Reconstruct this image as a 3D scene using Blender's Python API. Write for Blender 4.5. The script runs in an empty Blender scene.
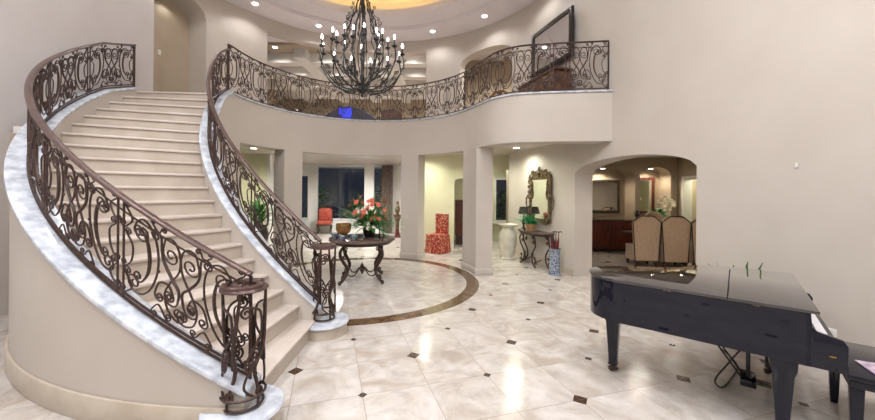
import bpy, math, random
from mathutils import Vector, Matrix
random.seed(7)
PI = math.pi
R = math.radians
col = bpy.context.scene.collection
scn = bpy.context.scene

# ------------------------------------------------------------------ materials
def lin(c):
    c /= 255.0
    return c / 12.92 if c <= 0.04045 else ((c + 0.055) / 1.055) ** 2.4
def rgb(r, g, b): return (lin(r), lin(g), lin(b), 1)

class NT:
    def __init__(s, m): s.t = m.node_tree; s.n = s.t.nodes; s.l = s.t.links
    def new(s, ty, **kw):
        n = s.n.new(ty)
        for k, v in kw.items():
            if k.startswith('i_'):
                key = k[2:]
                n.inputs[int(key) if key.isdigit() else key.replace('_', ' ')].default_value = v
            else: setattr(n, k, v)
        return n
    def link(s, a, b): s.l.new(a, b)
    def math(s, op, a, b=None, c=None):
        n = s.n.new('ShaderNodeMath'); n.operation = op
        for i, x in enumerate((a, b, c)):
            if x is None: continue
            if isinstance(x, (int, float)): n.inputs[i].default_value = x
            else: s.l.new(x, n.inputs[i])
        return n.outputs[0]
    def mix(s, f, a, b):
        n = s.n.new('ShaderNodeMix'); n.data_type = 'RGBA'
        for sock, x in ((n.inputs[0], f), (n.inputs[6], a), (n.inputs[7], b)):
            if isinstance(x, (int, float, tuple)): sock.default_value = x
            else: s.l.new(x, sock)
        return n.outputs[2]

def mat(name, c, rough=0.5, metal=0.0, c2=None, scale=4.0, bump=0.0, coat=0.0, spec=None, emit=None, estr=0.0, detail=4.0, lo=0.35, hi=0.65, stretch=None, trans=0.0, sheen=0.0):
    m = bpy.data.materials.new(name); m.use_nodes = True
    t = NT(m); b = t.n['Principled BSDF']
    b.inputs['Roughness'].default_value = rough; b.inputs['Metallic'].default_value = metal
    b.inputs['Coat Weight'].default_value = coat; b.inputs['Coat Roughness'].default_value = 0.03
    if spec is not None: b.inputs['Specular IOR Level'].default_value = spec
    if trans: b.inputs['Transmission Weight'].default_value = trans
    if sheen: b.inputs['Sheen Weight'].default_value = sheen
    b.inputs['Base Color'].default_value = c
    if c2 is not None or bump:
        tc = t.new('ShaderNodeTexCoord'); src = tc.outputs['Object']
        if stretch:
            mp = t.new('ShaderNodeMapping'); mp.inputs['Scale'].default_value = stretch
            t.link(src, mp.inputs[0]); src = mp.outputs[0]
        nz = t.new('ShaderNodeTexNoise', i_Scale=scale, i_Detail=detail); t.link(src, nz.inputs['Vector'])
        if c2 is not None:
            mr = t.new('ShaderNodeMapRange'); mr.inputs[1].default_value = lo; mr.inputs[2].default_value = hi
            t.link(nz.outputs[0], mr.inputs[0])
            t.link(t.mix(mr.outputs[0], c, c2), b.inputs['Base Color'])
        if bump:
            bp = t.new('ShaderNodeBump', i_Strength=bump, i_Distance=0.01); t.link(nz.outputs[0], bp.inputs['Height'])
            t.link(bp.outputs[0], b.inputs['Normal'])
    if emit is not None:
        b.inputs['Emission Color'].default_value = emit; b.inputs['Emission Strength'].default_value = estr
    return m

M = {}
M['wall'] = mat('wall_paint', rgb(193, 185, 177), 0.62, c2=rgb(188, 180, 171), scale=1.5)
M['wallgrey'] = mat('grey_wall_paint', rgb(194, 189, 187), 0.62, c2=rgb(190, 184, 182), scale=1.5)
M['tan'] = mat('tan_paint', rgb(178, 164, 144), 0.6, c2=rgb(172, 158, 138), scale=2)
M['green'] = mat('cream_paint_yellow_lit', rgb(216, 213, 184), 0.6, c2=rgb(211, 208, 178), scale=2)  # cream walls; the greenish-yellow light on them is put into this colour
M['ceil'] = mat('ceiling_paint', rgb(228, 222, 224), 0.7, c2=rgb(224, 218, 220), scale=1)
M['white'] = mat('white_paint', rgb(222, 220, 216), 0.4)
M['cream'] = mat('cream_stone', rgb(192, 182, 168), 0.3, c2=rgb(178, 166, 150), scale=5, detail=6)
M['tread'] = mat('limestone_tread', rgb(206, 196, 188), 0.28, c2=rgb(194, 182, 172), scale=3.5, detail=8)
M['riser'] = mat('limestone_riser', rgb(192, 181, 169), 0.35, c2=rgb(180, 168, 155), scale=3.5, detail=8)
M['marble'] = mat('white_marble', rgb(206, 212, 222), 0.14, c2=rgb(166, 172, 182), scale=9, detail=10, lo=0.4, hi=0.66)
M['iron'] = mat('bronze_iron', rgb(50, 38, 35), 0.45, 0.3, c2=rgb(72, 50, 43), scale=30)
M['rail'] = mat('handrail_bronze', rgb(92, 72, 68), 0.3, 0.35, c2=rgb(78, 60, 56), scale=14)
M['blackiron'] = mat('black_iron', rgb(36, 36, 38), 0.35, 0.5, c2=rgb(62, 60, 60), scale=25)
M['piano'] = mat('black_lacquer', rgb(11, 13, 30), 0.04, spec=0.42)
M['pianolid'] = mat('black_lacquer_lid', rgb(14, 14, 20), 0.04, coat=1.0, spec=1.0)
M['brass'] = mat('brass', rgb(180, 140, 70), 0.25, 0.9)
M['silver'] = mat('antique_silver', rgb(120, 112, 100), 0.35, 0.8, c2=rgb(60, 52, 44), scale=35)
M['goldleaf'] = mat('antique_gold', rgb(140, 122, 92), 0.4, 0.5, c2=rgb(56, 44, 32), scale=24, lo=0.4, hi=0.6)
M['mirror'] = mat('mirror_glass', rgb(225, 228, 230), 0.02, 1.0)
M['mahog'] = mat('mahogany', rgb(112, 50, 36), 0.3, c2=rgb(70, 30, 24), scale=5, stretch=(6, 6, 1))
M['burl'] = mat('burl_wood', rgb(120, 84, 62), 0.35, c2=rgb(62, 40, 32), scale=9, detail=8)
M['darkwood'] = mat('dark_wood', rgb(66, 44, 34), 0.3, c2=rgb(44, 28, 22), scale=6)
M['granite'] = mat('brown_granite', rgb(72, 60, 56), 0.12, c2=rgb(120, 102, 92), scale=40, detail=6)
M['redfab'] = mat('red_damask', rgb(140, 28, 24), 0.8, c2=rgb(205, 150, 120), scale=26, detail=2, lo=0.5, hi=0.62, bump=0.2)
M['redfab2'] = mat('coral_red_cloth', rgb(132, 36, 30), 0.8, c2=rgb(168, 84, 64), scale=22, detail=2)
M['tanfab'] = mat('taupe_upholstery', rgb(182, 156, 130), 0.85, c2=rgb(168, 142, 116), scale=20, sheen=0.3)
M['studs'] = mat('dark_nailhead_trim', rgb(66, 54, 44), 0.4, 0.4)
M['leaf'] = mat('green_leaf', rgb(84, 146, 70), 0.45, c2=rgb(44, 100, 46), scale=9)
M['leafdk'] = mat('dark_green_leaf', rgb(28, 74, 40), 0.45, c2=rgb(52, 110, 60), scale=9)
M['fern'] = mat('bright_fern_leaf', rgb(40, 160, 92), 0.45, c2=rgb(20, 108, 64), scale=9)
M['orange'] = mat('orange_petal', rgb(214, 110, 84), 0.5, c2=rgb(186, 66, 50), scale=25)
M['whitepet'] = mat('white_petal', rgb(240, 234, 222), 0.5, c2=rgb(232, 214, 196), scale=20)
M['porcblue'] = mat('blue_white_porcelain', rgb(164, 172, 182), 0.12, c2=rgb(66, 80, 108), scale=42, detail=3, lo=0.42, hi=0.58)
M['urn'] = mat('white_ceramic', rgb(222, 218, 204), 0.3, c2=rgb(206, 200, 184), scale=6)
M['basket'] = mat('golden_wicker', rgb(150, 108, 54), 0.6, c2=rgb(100, 66, 32), scale=40, bump=0.5)
M['terra'] = mat('tan_planter', rgb(176, 138, 96), 0.6, c2=rgb(150, 112, 74), scale=20)
M['shade'] = mat('dark_lamp_shade', rgb(44, 34, 28), 0.7)
M['glassdk'] = mat('window_glass', rgb(20, 26, 34), 0.03, 0.0, spec=0.8)
M['drape'] = mat('grey_damask_drape', rgb(120, 104, 96), 0.85, c2=rgb(156, 140, 130), scale=14, detail=2, lo=0.45, hi=0.55)
M['bulb'] = mat('lit_bulb', rgb(255, 250, 245), 0.3, emit=(1, 0.95, 0.9, 1), estr=14)
M['lens'] = mat('lit_downlight', rgb(255, 255, 255), 0.3, emit=(1, 0.96, 0.9, 1), estr=9)
M['cove'] = mat('warm_cove_strip', rgb(255, 210, 120), 0.3, emit=(1, 0.62, 0.16, 1), estr=9)
M['screen'] = mat('blue_screen', rgb(20, 30, 160), 0.3, emit=(0.06, 0.09, 1, 1), estr=0.7)
M['keyw'] = mat('ivory_keys', rgb(240, 240, 245), 0.2)
M['black'] = mat('matte_black', rgb(16, 15, 16), 0.45)
M['felt'] = mat('red_umbrella_cloth', rgb(96, 34, 34), 0.7)
M['paper'] = mat('pale_magazine_cover', rgb(214, 198, 204), 0.4, c2=rgb(150, 130, 160), scale=18)
M['plastic'] = mat('white_plastic', rgb(232, 230, 226), 0.4)
M['blackrub'] = mat('black_cable', rgb(18, 18, 18), 0.6)
M['brownleather'] = mat('brown_carved_sofa', rgb(84, 54, 40), 0.5, c2=rgb(50, 32, 26), scale=12)
M['navy'] = mat('dark_navy_cloth', rgb(34, 34, 52), 0.7)
M['soil'] = mat('dark_soil', rgb(40, 30, 22), 0.9)

CX, CY = -1.56, 7.0

def floor_material():
    m = bpy.data.materials.new('polished_travertine_tiles'); m.use_nodes = True
    t = NT(m); b = t.n['Principled BSDF']
    tc = t.new('ShaderNodeTexCoord'); P = tc.outputs['Object']
    sep0 = t.new('ShaderNodeSeparateXYZ'); t.link(P, sep0.inputs[0])
    dx = t.math('SUBTRACT', sep0.outputs[0], CX); dy = t.math('SUBTRACT', sep0.outputs[1], CY)
    rr = t.math('SQRT', t.math('ADD', t.math('MULTIPLY', dx, dx), t.math('MULTIPLY', dy, dy)))
    inside = t.math('LESS_THAN', rr, 2.27)
    # lattice coordinates: one unit = two tiles
    def lattice(ox, oy, ang, sp):
        ca, sa = math.cos(ang) / sp, math.sin(ang) / sp
        x = t.math('SUBTRACT', sep0.outputs[0], ox); y = t.math('SUBTRACT', sep0.outputs[1], oy)
        u = t.math('ADD', t.math('MULTIPLY', x, ca), t.math('MULTIPLY', y, sa))
        v = t.math('ADD', t.math('MULTIPLY', x, -sa), t.math('MULTIPLY', y, ca))
        return u, v
    SP = 1.2
    u, v = lattice(-0.2475, 3.83, R(17.2), SP)
    def near(x, period, off=0.0):      # distance to nearest multiple
        y = t.math('ADD', t.math('DIVIDE', x, period), 0.5 + off)
        f = t.math('SUBTRACT', t.math('FRACT', y), 0.5)
        return t.math('MULTIPLY', t.math('ABSOLUTE', f), period)
    gu, gv = near(u, 0.5), near(v, 0.5)
    grout = t.math('LESS_THAN', t.math('MINIMUM', gu, gv), 0.0030)
    big = t.math('LESS_THAN', t.math('ADD', near(u, 1.0), near(v, 1.0)), 0.064)
    small = t.math('LESS_THAN', t.math('ADD', near(u, 1.0, 0.5), near(v, 1.0, 0.5)), 0.036)
    inset = t.math('MULTIPLY', t.math('MAXIMUM', big, small), t.math('GREATER_THAN', rr, 2.3))
    # per tile tone
    cell = t.new('ShaderNodeCombineXYZ')
    t.link(t.math('FLOOR', t.math('MULTIPLY', u, 2)), cell.inputs[0]); t.link(t.math('FLOOR', t.math('MULTIPLY', v, 2)), cell.inputs[1])
    wn = t.new('ShaderNodeTexWhiteNoise', noise_dimensions='3D'); t.link(cell.outputs[0], wn.inputs[0])
    off = t.new('ShaderNodeVectorMath', operation='MULTIPLY_ADD'); off.inputs[1].default_value = (7, 7, 7)
    t.link(wn.outputs[1], off.inputs[0]); t.link(P, off.inputs[2])
    n1 = t.new('ShaderNodeTexNoise', i_Scale=2.2, i_Detail=9.0, i_Roughness=0.62, i_Distortion=1.3); t.link(off.outputs[0], n1.inputs['Vector'])
    n2 = t.new('ShaderNodeTexNoise', i_Scale=5.5, i_Detail=6.0, i_Roughness=0.7); t.link(off.outputs[0], n2.inputs['Vector'])
    mr = t.new('ShaderNodeMapRange'); mr.inputs[1].default_value = 0.36; mr.inputs[2].default_value = 0.66; t.link(n1.outputs[0], mr.inputs[0])
    mr2 = t.new('ShaderNodeMapRange'); mr2.inputs[1].default_value = 0.45; mr2.inputs[2].default_value = 0.75; t.link(n2.outputs[0], mr2.inputs[0])
    c = t.mix(mr.outputs[0], rgb(202, 197, 193), rgb(168, 157, 144))
    c = t.mix(t.math('MULTIPLY', mr2.outputs[0], 0.45), c, rgb(146, 141, 142))
    c = t.mix(t.math('MULTIPLY', wn.outputs[0], 0.22), c, rgb(212, 206, 202))
    c = t.mix(t.math('MULTIPLY', grout, 0.75), c, rgb(122, 108, 92))
    c = t.mix(inset, c, rgb(66, 48, 36))
    t.link(c, b.inputs['Base Color'])
    rg = t.new('ShaderNodeMapRange'); rg.inputs[3].default_value = 0.12; rg.inputs[4].default_value = 0.24; t.link(n2.outputs[0], rg.inputs[0])
    t.link(t.math('ADD', rg.outputs[0], t.math('MULTIPLY', grout, 0.3)), b.inputs['Roughness'])
    bp = t.new('ShaderNodeBump', i_Strength=0.04, i_Distance=0.02); t.link(n1.outputs[0], bp.inputs['Height']); t.link(bp.outputs[0], b.inputs['Normal'])
    return m
M['floor'] = floor_material()
M['ring'] = mat('dark_emperador_marble', rgb(84, 64, 46), 0.14, c2=rgb(134, 108, 82), scale=7, detail=9, lo=0.42, hi=0.75)

# ------------------------------------------------------------------ mesh builder
class MB:
    def __init__(s): s.v = []; s.f = []
    def add(s, vs, fs):
        o = len(s.v); s.v += [tuple(v) for v in vs]; s.f += [tuple(i + o for i in f) for f in fs]; return s
    def box(s, c, d, rz=0, taper=1.0):
        x, y, z = [k / 2 for k in d]; ca, sa = math.cos(rz), math.sin(rz); vs = []
        for dz, k in ((-z, taper), (z, 1.0)):
            for px, py in ((-x, -y), (x, -y), (x, y), (-x, y)):
                px *= k; py *= k
                vs.append((c[0] + px * ca - py * sa, c[1] + px * sa + py * ca, c[2] + dz))
        return s.add(vs, [(3, 2, 1, 0), (4, 5, 6, 7), (0, 1, 5, 4), (1, 2, 6, 5), (2, 3, 7, 6), (3, 0, 4, 7)])
    def bbox(s, x0, x1, y0, y1, z0, z1): return s.box(((x0 + x1) / 2, (y0 + y1) / 2, (z0 + z1) / 2), (x1 - x0, y1 - y0, z1 - z0))
    def prism(s, poly, z0, z1):
        a = sum(poly[i][0] * poly[(i + 1) % len(poly)][1] - poly[(i + 1) % len(poly)][0] * poly[i][1] for i in range(len(poly)))
        if a < 0: poly = poly[::-1]
        n = len(poly)
        return s.add([(x, y, z0) for x, y in poly] + [(x, y, z1) for x, y in poly],
                     [tuple(range(n - 1, -1, -1)), tuple(range(n, 2 * n))] + [(i, (i + 1) % n, (i + 1) % n + n, i + n) for i in range(n)])
    def tube(s, pts, r, n=6, closed=False):
        pts = [Vector(p) for p in pts]; N = len(pts)
        if N < 2: return s
        rs = r if isinstance(r, (list, tuple)) else [r] * N
        T = []
        for i in range(N):
            if closed: d = pts[(i + 1) % N] - pts[i - 1]
            else: d = pts[min(i + 1, N - 1)] - pts[max(i - 1, 0)]
            T.append(d.normalized() if d.length > 1e-9 else Vector((0, 0, 1)))
        up = Vector((0, 0, 1)) if abs(T[0].z) < 0.9 else Vector((1, 0, 0))
        nrm = (up - T[0] * up.dot(T[0])).normalized(); vs = []
        for i in range(N):
            nrm = nrm - T[i] * nrm.dot(T[i])
            nrm = nrm.normalized() if nrm.length > 1e-6 else T[i].orthogonal().normalized()
            b = T[i].cross(nrm)
            for k in range(n):
                a = 2 * PI * k / n
                vs.append(pts[i] + (nrm * math.cos(a) + b * math.sin(a)) * rs[i])
        fs = []
        for i in range(N if closed else N - 1):
            j = (i + 1) % N
            for k in range(n): fs.append((i * n + k, i * n + (k + 1) % n, j * n + (k + 1) % n, j * n + k))
        if not closed: fs += [tuple(range(n - 1, -1, -1)), tuple(range((N - 1) * n, N * n))]
        return s.add(vs, fs)
    def lathe(s, prof, c=(0, 0, 0), n=24, a0=0.0):
        vs = []; fs = []
        for r, z in prof:
            for k in range(n):
                a = 2 * PI * k / n + a0; vs.append((c[0] + r * math.cos(a), c[1] + r * math.sin(a), c[2] + z))
        for i in range(len(prof) - 1):
            for k in range(n): fs.append((i * n + k, i * n + (k + 1) % n, (i + 1) * n + (k + 1) % n, (i + 1) * n + k))
        fs.append(tuple(range(n - 1, -1, -1))); fs.append(tuple(range((len(prof) - 1) * n, len(prof) * n)))
        return s.add(vs, fs)
    def loft(s, rings):                # rings: equal length closed loops, capped
        n = len(rings[0]); vs = [p for r in rings for p in r]; fs = []
        for i in range(len(rings) - 1):
            for k in range(n): fs.append((i * n + k, i * n + (k + 1) % n, (i + 1) * n + (k + 1) % n, (i + 1) * n + k))
        fs.append(tuple(range(n - 1, -1, -1))); fs.append(tuple(range((len(rings) - 1) * n, len(rings) * n)))
        return s.add(vs, fs)
    def ball(s, c, r, n=10, sz=1.0):
        m = max(4, n // 2)
        return s.lathe([(max(r * math.sin(PI * i / m), 1e-4), -r * sz * math.cos(PI * i / m)) for i in range(m + 1)], c, n)
    def xz(s, poly, y0, y1):           # polygon in the xz plane extruded along y
        n = len(poly)
        return s.add([(x, y0, z) for x, z in poly] + [(x, y1, z) for x, z in poly],
                     [tuple(range(n)), tuple(range(2 * n - 1, n - 1, -1))] + [(i, i + n, (i + 1) % n + n, (i + 1) % n) for i in range(n)])
    def build(s, name, m, parent=None, smooth=30, bevel=0.0, seg=2):
        me = bpy.data.meshes.new(name); me.from_pydata([tuple(v) for v in s.v], [], s.f); me.update()
        import bmesh
        bm = bmesh.new(); bm.from_mesh(me); bmesh.ops.recalc_face_normals(bm, faces=bm.faces)
        if bevel:
            es = [e for e in bm.edges if len(e.link_faces) == 2 and e.calc_face_angle(0) > R(30)]
            bmesh.ops.bevel(bm, geom=es, offset=bevel, segments=seg, affect='EDGES', profile=0.5, clamp_overlap=True)
        if smooth:
            for f in bm.faces: f.smooth = True
            for e in bm.edges:
                if len(e.link_faces) == 2 and e.calc_face_angle(0) > R(smooth): e.smooth = False
        bm.to_mesh(me); bm.free()
        o = bpy.data.objects.new(name, me); col.objects.link(o)
        if m is not None: me.materials.append(M[m] if isinstance(m, str) else m)
        if parent is not None: o.parent = parent
        return o

def tag(o, label=None, cat=None, group=None, kind=None):
    if label: o['label'] = label
    if cat: o['category'] = cat
    if group: o['group'] = group
    if kind: o['kind'] = kind
    return o
def thing(name, label, cat, loc=(0, 0, 0), rz=0.0, group=None):
    o = bpy.data.objects.new(name, None); col.objects.link(o); o.empty_display_size = 0.1
    o.location = loc; o.rotation_euler = (0, 0, rz)
    return tag(o, label, cat, group)
def struct(name, mb, m, smooth=30, **k):
    return tag(mb.build(name, m, None, smooth, **k), kind='structure')
def copy_tree(o, parent=None):
    c = o.copy(); col.objects.link(c)
    if parent is not None: c.parent = parent
    for ch in list(o.children): copy_tree(ch, c)
    return c

def pol(r, deg, z=0.0): return (CX + r * math.cos(R(deg)), CY + r * math.sin(R(deg)), z)
def arc(r, a0, a1, n): return [(r, a0 + (a1 - a0) * i / n) for i in range(n + 1)]

def curved_wall(mb, r0, r1, a0, a1, zb, zt, n=None):
    """ring segment, zb / zt numbers or functions of the angle"""
    n = n or max(2, int(abs(a1 - a0) / 2.5)); rings = []
    for i in range(n + 1):
        a = a0 + (a1 - a0) * i / n
        b = zb(a) if callable(zb) else zb; t = zt(a) if callable(zt) else zt
        rings.append([pol(r0, a, b), pol(r1, a, b), pol(r1, a, t), pol(r0, a, t)])
    mb.loft(rings); return mb

# ------------------------------------------------------------------ key dimensions
EYE = 1.8
H2 = 3.66            # upper floor
CAP = 3.69           # top of the balcony curb
LIN = 2.75           # lintel under the balcony
C1 = 2.92            # lower ceilings
C2 = 6.66            # great room ceiling
RW = 4.42            # upper drum wall
STEP = 4.57; RISE = 0.183
def phik(k): return 184 + (20 - k) * STEP
def nose(a): return RISE * (20 - (a - 184) / STEP)

# right wall plane: foot of the tangent, direction toward the camera, normal into the room
S0 = Vector((CX + RW * math.cos(R(16.4)), CY + RW * math.sin(R(16.4)), 0))
SD = Vector((math.sin(R(16.4)), -math.cos(R(16.4)), 0)); SN = Vector((-math.cos(R(16.4)), -math.sin(R(16.4)), 0))
SRZ = math.atan2(SD.y, SD.x)           # local x along the wall, local -y into the room
def wp(s, n=0.0, z=0.0):
    p = S0 + SD * s + SN * n; return (p.x, p.y, z)

# ------------------------------------------------------------------ floor
fl = MB().bbox(-12, 12, -5, 20, -0.2, 0); struct('floor', fl, 'floor', 0)
rg = MB(); curved_wall(rg, 2.15, 2.39, 0, 360, 0.0, 0.0015, 120); struct('trim_1', rg, 'ring', 0)

# ------------------------------------------------------------------ right wall with dining arch
def wall_quad(mb, s0, s1, z0, z1, n0=0.0, n1=-0.45):
    a, b, c, d = wp(s0, n0), wp(s1, n0), wp(s1, n1), wp(s0, n1)
    mb.prism([a[:2], b[:2], c[:2], d[:2]], z0, z1)
AS0, AS1, ASPR, ACR = 0.845, 3.45, 2.19, 2.45
w = MB()
wall_quad(w, -2.1, 0, 0, 2.95)
wall_quad(w, 0, AS0, 0, 7.2); wall_quad(w, AS1, 12.2, 0, 7.2)
n = 28; rings = []
for i in range(n + 1):
    s = AS0 + (AS1 - AS0) * i / n; t = 2 * i / n - 1
    z = ASPR + (ACR - ASPR) * math.sqrt(max(0, 1 - t * t)) ** 1.15
    rings.append([wp(s, 0, z), wp(s, -0.45, z), wp(s, -0.45, 7.2), wp(s, 0, 7.2)])
w.loft(rings)
struct('wall_right', w, 'wall')
b = MB()
for s0, s1 in ((-2.1, AS0), (AS1, 12.2)): wall_quad(b, s0, s1, 0, 0.15, 0.02, 0.0)
struct('baseboard_right', b, 'cream')

# ------------------------------------------------------------------ left wall, back wall, outer shell
LX = CX - 4.5
w = MB().bbox(LX - 0.3, LX, -3.6, 7.44, 0, 7.2); struct('wall_left', w, 'wallgrey')
w = MB()
curved_wall(w, 4.47, 4.5, 212, 213, 0, 0.01)
w = MB().bbox(LX, LX + 0.42, 4.95, 5.06, 0, 2.58); struct('wall_under_stair', w, 'tan')
struct('trim_2', MB().bbox(LX + .09, LX + 0.42, 4.92, 5.3, 2.56, 2.66), 'white')
w = MB().bbox(-6.4, 9, -3.9, -3.6, 0, 7.2); struct('wall_back', w, 'wall')
w = MB()
w.bbox(-10, -9.8, 4, 18.2, 0, 7.2)
struct('wall_outer_left', w, 'tan')
struct('wall_outer_right', MB().bbox(9.3, 9.5, -3.9, 18.2, 0, 7.2), 'tan')

# ------------------------------------------------------------------ drum walls on the upper floor
def arch_fn(a0, a1, zs, zc):
    def f(a):
        t = 2 * (a - a0) / (a1 - a0) - 1
        return zs + (zc - zs) * max(0, 1 - t * t) ** 0.5
    return f
w = MB(); TH = 0.3
curved_wall(w, RW, RW + 0.6, 159.2, 175, arch_fn(159.2, 175, 5.93, 6.3), C2 + 0.1, 20)
curved_wall(w, RW, RW + 0.6, 154, 159.2, H2, C2 + 0.1)
curved_wall(w, RW, RW + TH, 138.4, 154, H2, C2 + 0.1)
curved_wall(w, RW, RW + TH, 74.8, 138.4, 6.3, C2 + 0.1)
curved_wall(w, RW, RW + TH, 59.8, 74.8, H2, C2 + 0.1)
curved_wall(w, RW, RW + TH, 36.0, 59.8, arch_fn(36, 59.8, 5.66, 6.02), C2 + 0.1, 24)
curved_wall(w, RW, RW + TH, 16.4, 36.0, H2, C2 + 0.1)
struct('wall_rotunda', w, 'wall')
struct('wall_alcove', curved_wall(MB(), RW + 0.6, RW + 0.7, 154, 180, H2, C2 + 0.1), 'tan')
b = MB()
for a0, a1 in ((138.4, 159.2), (59.8, 74.8), (16.4, 36.0)): curved_wall(b, RW - 0.02, RW, a0, a1, H2, H2 + 0.15)
struct('baseboard_rotunda', b, 'cream')

# ------------------------------------------------------------------ upper floor slab and balcony fascia
def catmull(P, n=8, closed=False):
    out = []; N = len(P)
    P = [Vector(p) for p in P]
    g = (lambda i: P[i % N]) if closed else (lambda i: P[min(max(i, 0), N - 1)])
    for i in range(N if closed else N - 1):
        p0, p1, p2, p3 = g(i - 1), g(i), g(i + 1), g(i + 2)
        for k in range(n):
            t = k / n
            out.append(0.5 * ((2 * p1) + (p2 - p0) * t + (2 * p0 - 5 * p1 + 4 * p2 - p3) * t * t + (3 * p1 - p0 - 3 * p2 + p3) * t ** 3))
    if not closed: out.append(P[-1])
    return out
RI = 2.45
# edge curve of the balcony: circle, then a reverse curve to the right wall
EDGE = [Vector(pol(RI, a)[:2]) for a in [184 - i * 3 for i in range(55)]]          # down to 22 degrees
EDGE += [Vector(p) for p in catmull([EDGE[-1], (0.88, 7.55), (1.12, 7.05), (1.5, 6.74), (2.05, 6.6), (2.65, 6.52), (3.21, 6.44)], 6)][1:]
def offset_path(P, d):
    out = []
    for i in range(len(P)):
        t = (P[min(i + 1, len(P) - 1)] - P[max(i - 1, 0)]).normalized()
        out.append(P[i] + Vector((-t.y, t.x)) * d)          # left of travel = outward, onto the floor
    return out
def band(mb, P, d0, d1, z0, z1):
    A = offset_path(P, d0); B = offset_path(P, d1)
    mb.loft([[(a.x, a.y, z0), (b.x, b.y, z0), (b.x, b.y, z1), (a.x, a.y, z1)] for a, b in zip(A, B)])
    return mb
# left-of-travel for a clockwise path is outward
slab = [tuple(p) for p in offset_path(EDGE, 0.1)]
slab[0] = pol(RI + 0.1, 184)[:2]
slab += [(4.0, 6.6), (9.3, 6.6), (9.3, 18), (-9.8, 18), (-9.8, 6.69), (LX, 6.69)]
struct('floor_upper', MB().prism(slab, C1, H2), 'tread', 0)
struct('trim_3', band(MB(), EDGE, 0, 0.38, LIN, H2 + 0.0), 'wall')
struct('trim_4', band(MB(), EDGE, -0.03, 0.15, H2, CAP), 'marble')

# lower arcade piers
w = MB()
curved_wall(w, RI, RI + 0.38, 137.1, 148.0, 0, LIN)
struct('wall_pier', w, 'wall')
struct('wall_column', curved_wall(MB(), RI, RI + 0.38, 64.7, 76.3, 0, LIN), 'wall')
struct('wall_corner', curved_wall(MB(), RI, RI + 0.38, 12.5, 28.4, 0, LIN), 'wall')
struct('wall_stair_end', curved_wall(MB(), RI, RI + 0.38, 178, 184, 0, LIN), 'wall')
b = MB()
for a0, a1 in ((137.1, 148.0), (64.7, 76.3), (12.5, 28.4)):
    curved_wall(b, RI - 0.02, RI + 0.4, a0 - 0.5, a1 + 0.5, 0, 0.14)
struct('baseboard_arcade', b, 'wall', bevel=0.006)

# ------------------------------------------------------------------ ceilings
def ring_slab(mb, r0, r1, z0, z1, n=96): return curved_wall(mb, r0, r1, 0, 360, z0, z1, n)
def plane_with_hole(r, x0, x1, y0, y1, z0, z1):
    mb = MB(); n = 96; vs = []; fs = []
    def edge(a):
        c, s = math.cos(a), math.sin(a)
        tx = ((x1 if c > 0 else x0) - CX) / c if abs(c) > 1e-9 else 1e9
        ty = ((y1 if s > 0 else y0) - CY) / s if abs(s) > 1e-9 else 1e9
        t = min(tx, ty); return (CX + c * t, CY + s * t)
    angs = sorted([2 * PI * i / n for i in range(n)] + [math.atan2(y - CY, x - CX) % (2 * PI) for x in (x0, x1) for y in (y0, y1)])
    rings = []
    for a in angs + [angs[0]]:
        e = edge(a); i = (CX + r * math.cos(a), CY + r * math.sin(a))
        rings.append([(i[0], i[1], z0), (e[0], e[1], z0), (e[0], e[1], z1), (i[0], i[1], z1)])
    mb.loft(rings); return mb
struct('ceiling', plane_with_hole(3.6, -9.8, 9.3, -3.6, 18, C2, C2 + 0.6), 'ceil')
struct('ceiling_ring', ring_slab(MB(), 2.92, 3.7, C2 + 0.1, C2 + 0.2), 'ceil')
struct('ceiling_tray', MB().lathe([(3.3, C2 + 0.58), (3.3, C2 + 0.66)], (CX, CY, 0), 96), 'ceil')
struct('trim_5', ring_slab(MB(), 3.2, 3.3, C2 + 0.2, C2 + 0.58), 'white')
struct('trim_6', ring_slab(MB(), 2.92, 2.97, C2 + 0.2, C2 + 0.28), 'white')
cv = MB(); cv.tube([(CX + 3.06 * math.cos(a), CY + 3.06 * math.sin(a), C2 + 0.235) for a in [2 * PI * i / 72 for i in range(72)]], 0.02, 6, True)
tag(cv.build('cove_light_strip', 'cove'), 'warm amber light strip hidden in the round ceiling cove above the chandelier', 'cove light')

# upper room behind the railing
w = MB()
w.bbox(-9.8, 9.3, 17.8, 18.0, H2, C2)
struct('wall_upper_far', w, 'tan')
struct('wall_upper_left', MB().bbox(-8.0, -7.8, 9.5, 17.8, H2, C2), 'tan')
pA = pol(RW + TH, 68); 
struct('wall_upper_side', MB().prism([(pA[0], pA[1]), (pA[0] + 0.2, pA[1]), (1.6, 17.8), (1.4, 17.8)], H2, C2), 'tan')
struct('wall_upper_hall', MB().bbox(1.0, 8.0, 13.0, 13.2, H2, C2), 'tan')
struct('wall_upper_right', MB().bbox(4.2, 4.4, 8.2, 13.0, H2, C2), 'tan')
# coffer beams
zb = 6.25
cb = MB()
for x in (-6.4, -4.7, -3.1, -1.6, 0.0): cb.bbox(x - 0.2, x + 0.2, 11.8, 17.8, zb, C2)
for y in (12.45, 13.85, 15.35, 16.9):
    for x0, x1 in ((-7.8, -6.6), (-6.2, -4.9), (-4.5, -3.3), (-2.9, -1.8), (-1.4, -0.2)): cb.bbox(x0, x1, y - 0.2, y + 0.2, zb, C2)
struct('trim_7', cb, 'white')
struct('ceiling_coffer', MB().bbox(-7.8, 0.9, 11.55, 17.8, 6.58, C2), 'tan')

# ------------------------------------------------------------------ lower rooms
w = MB().bbox(-9.8, -5.28, 11.0, 11.2, 0, C1); struct('wall_hall_left', w, 'green')
struct('trim_8', MB().bbox(-5.36, -5.26, 10.97, 11.23, 0, C1), 'white')
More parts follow.
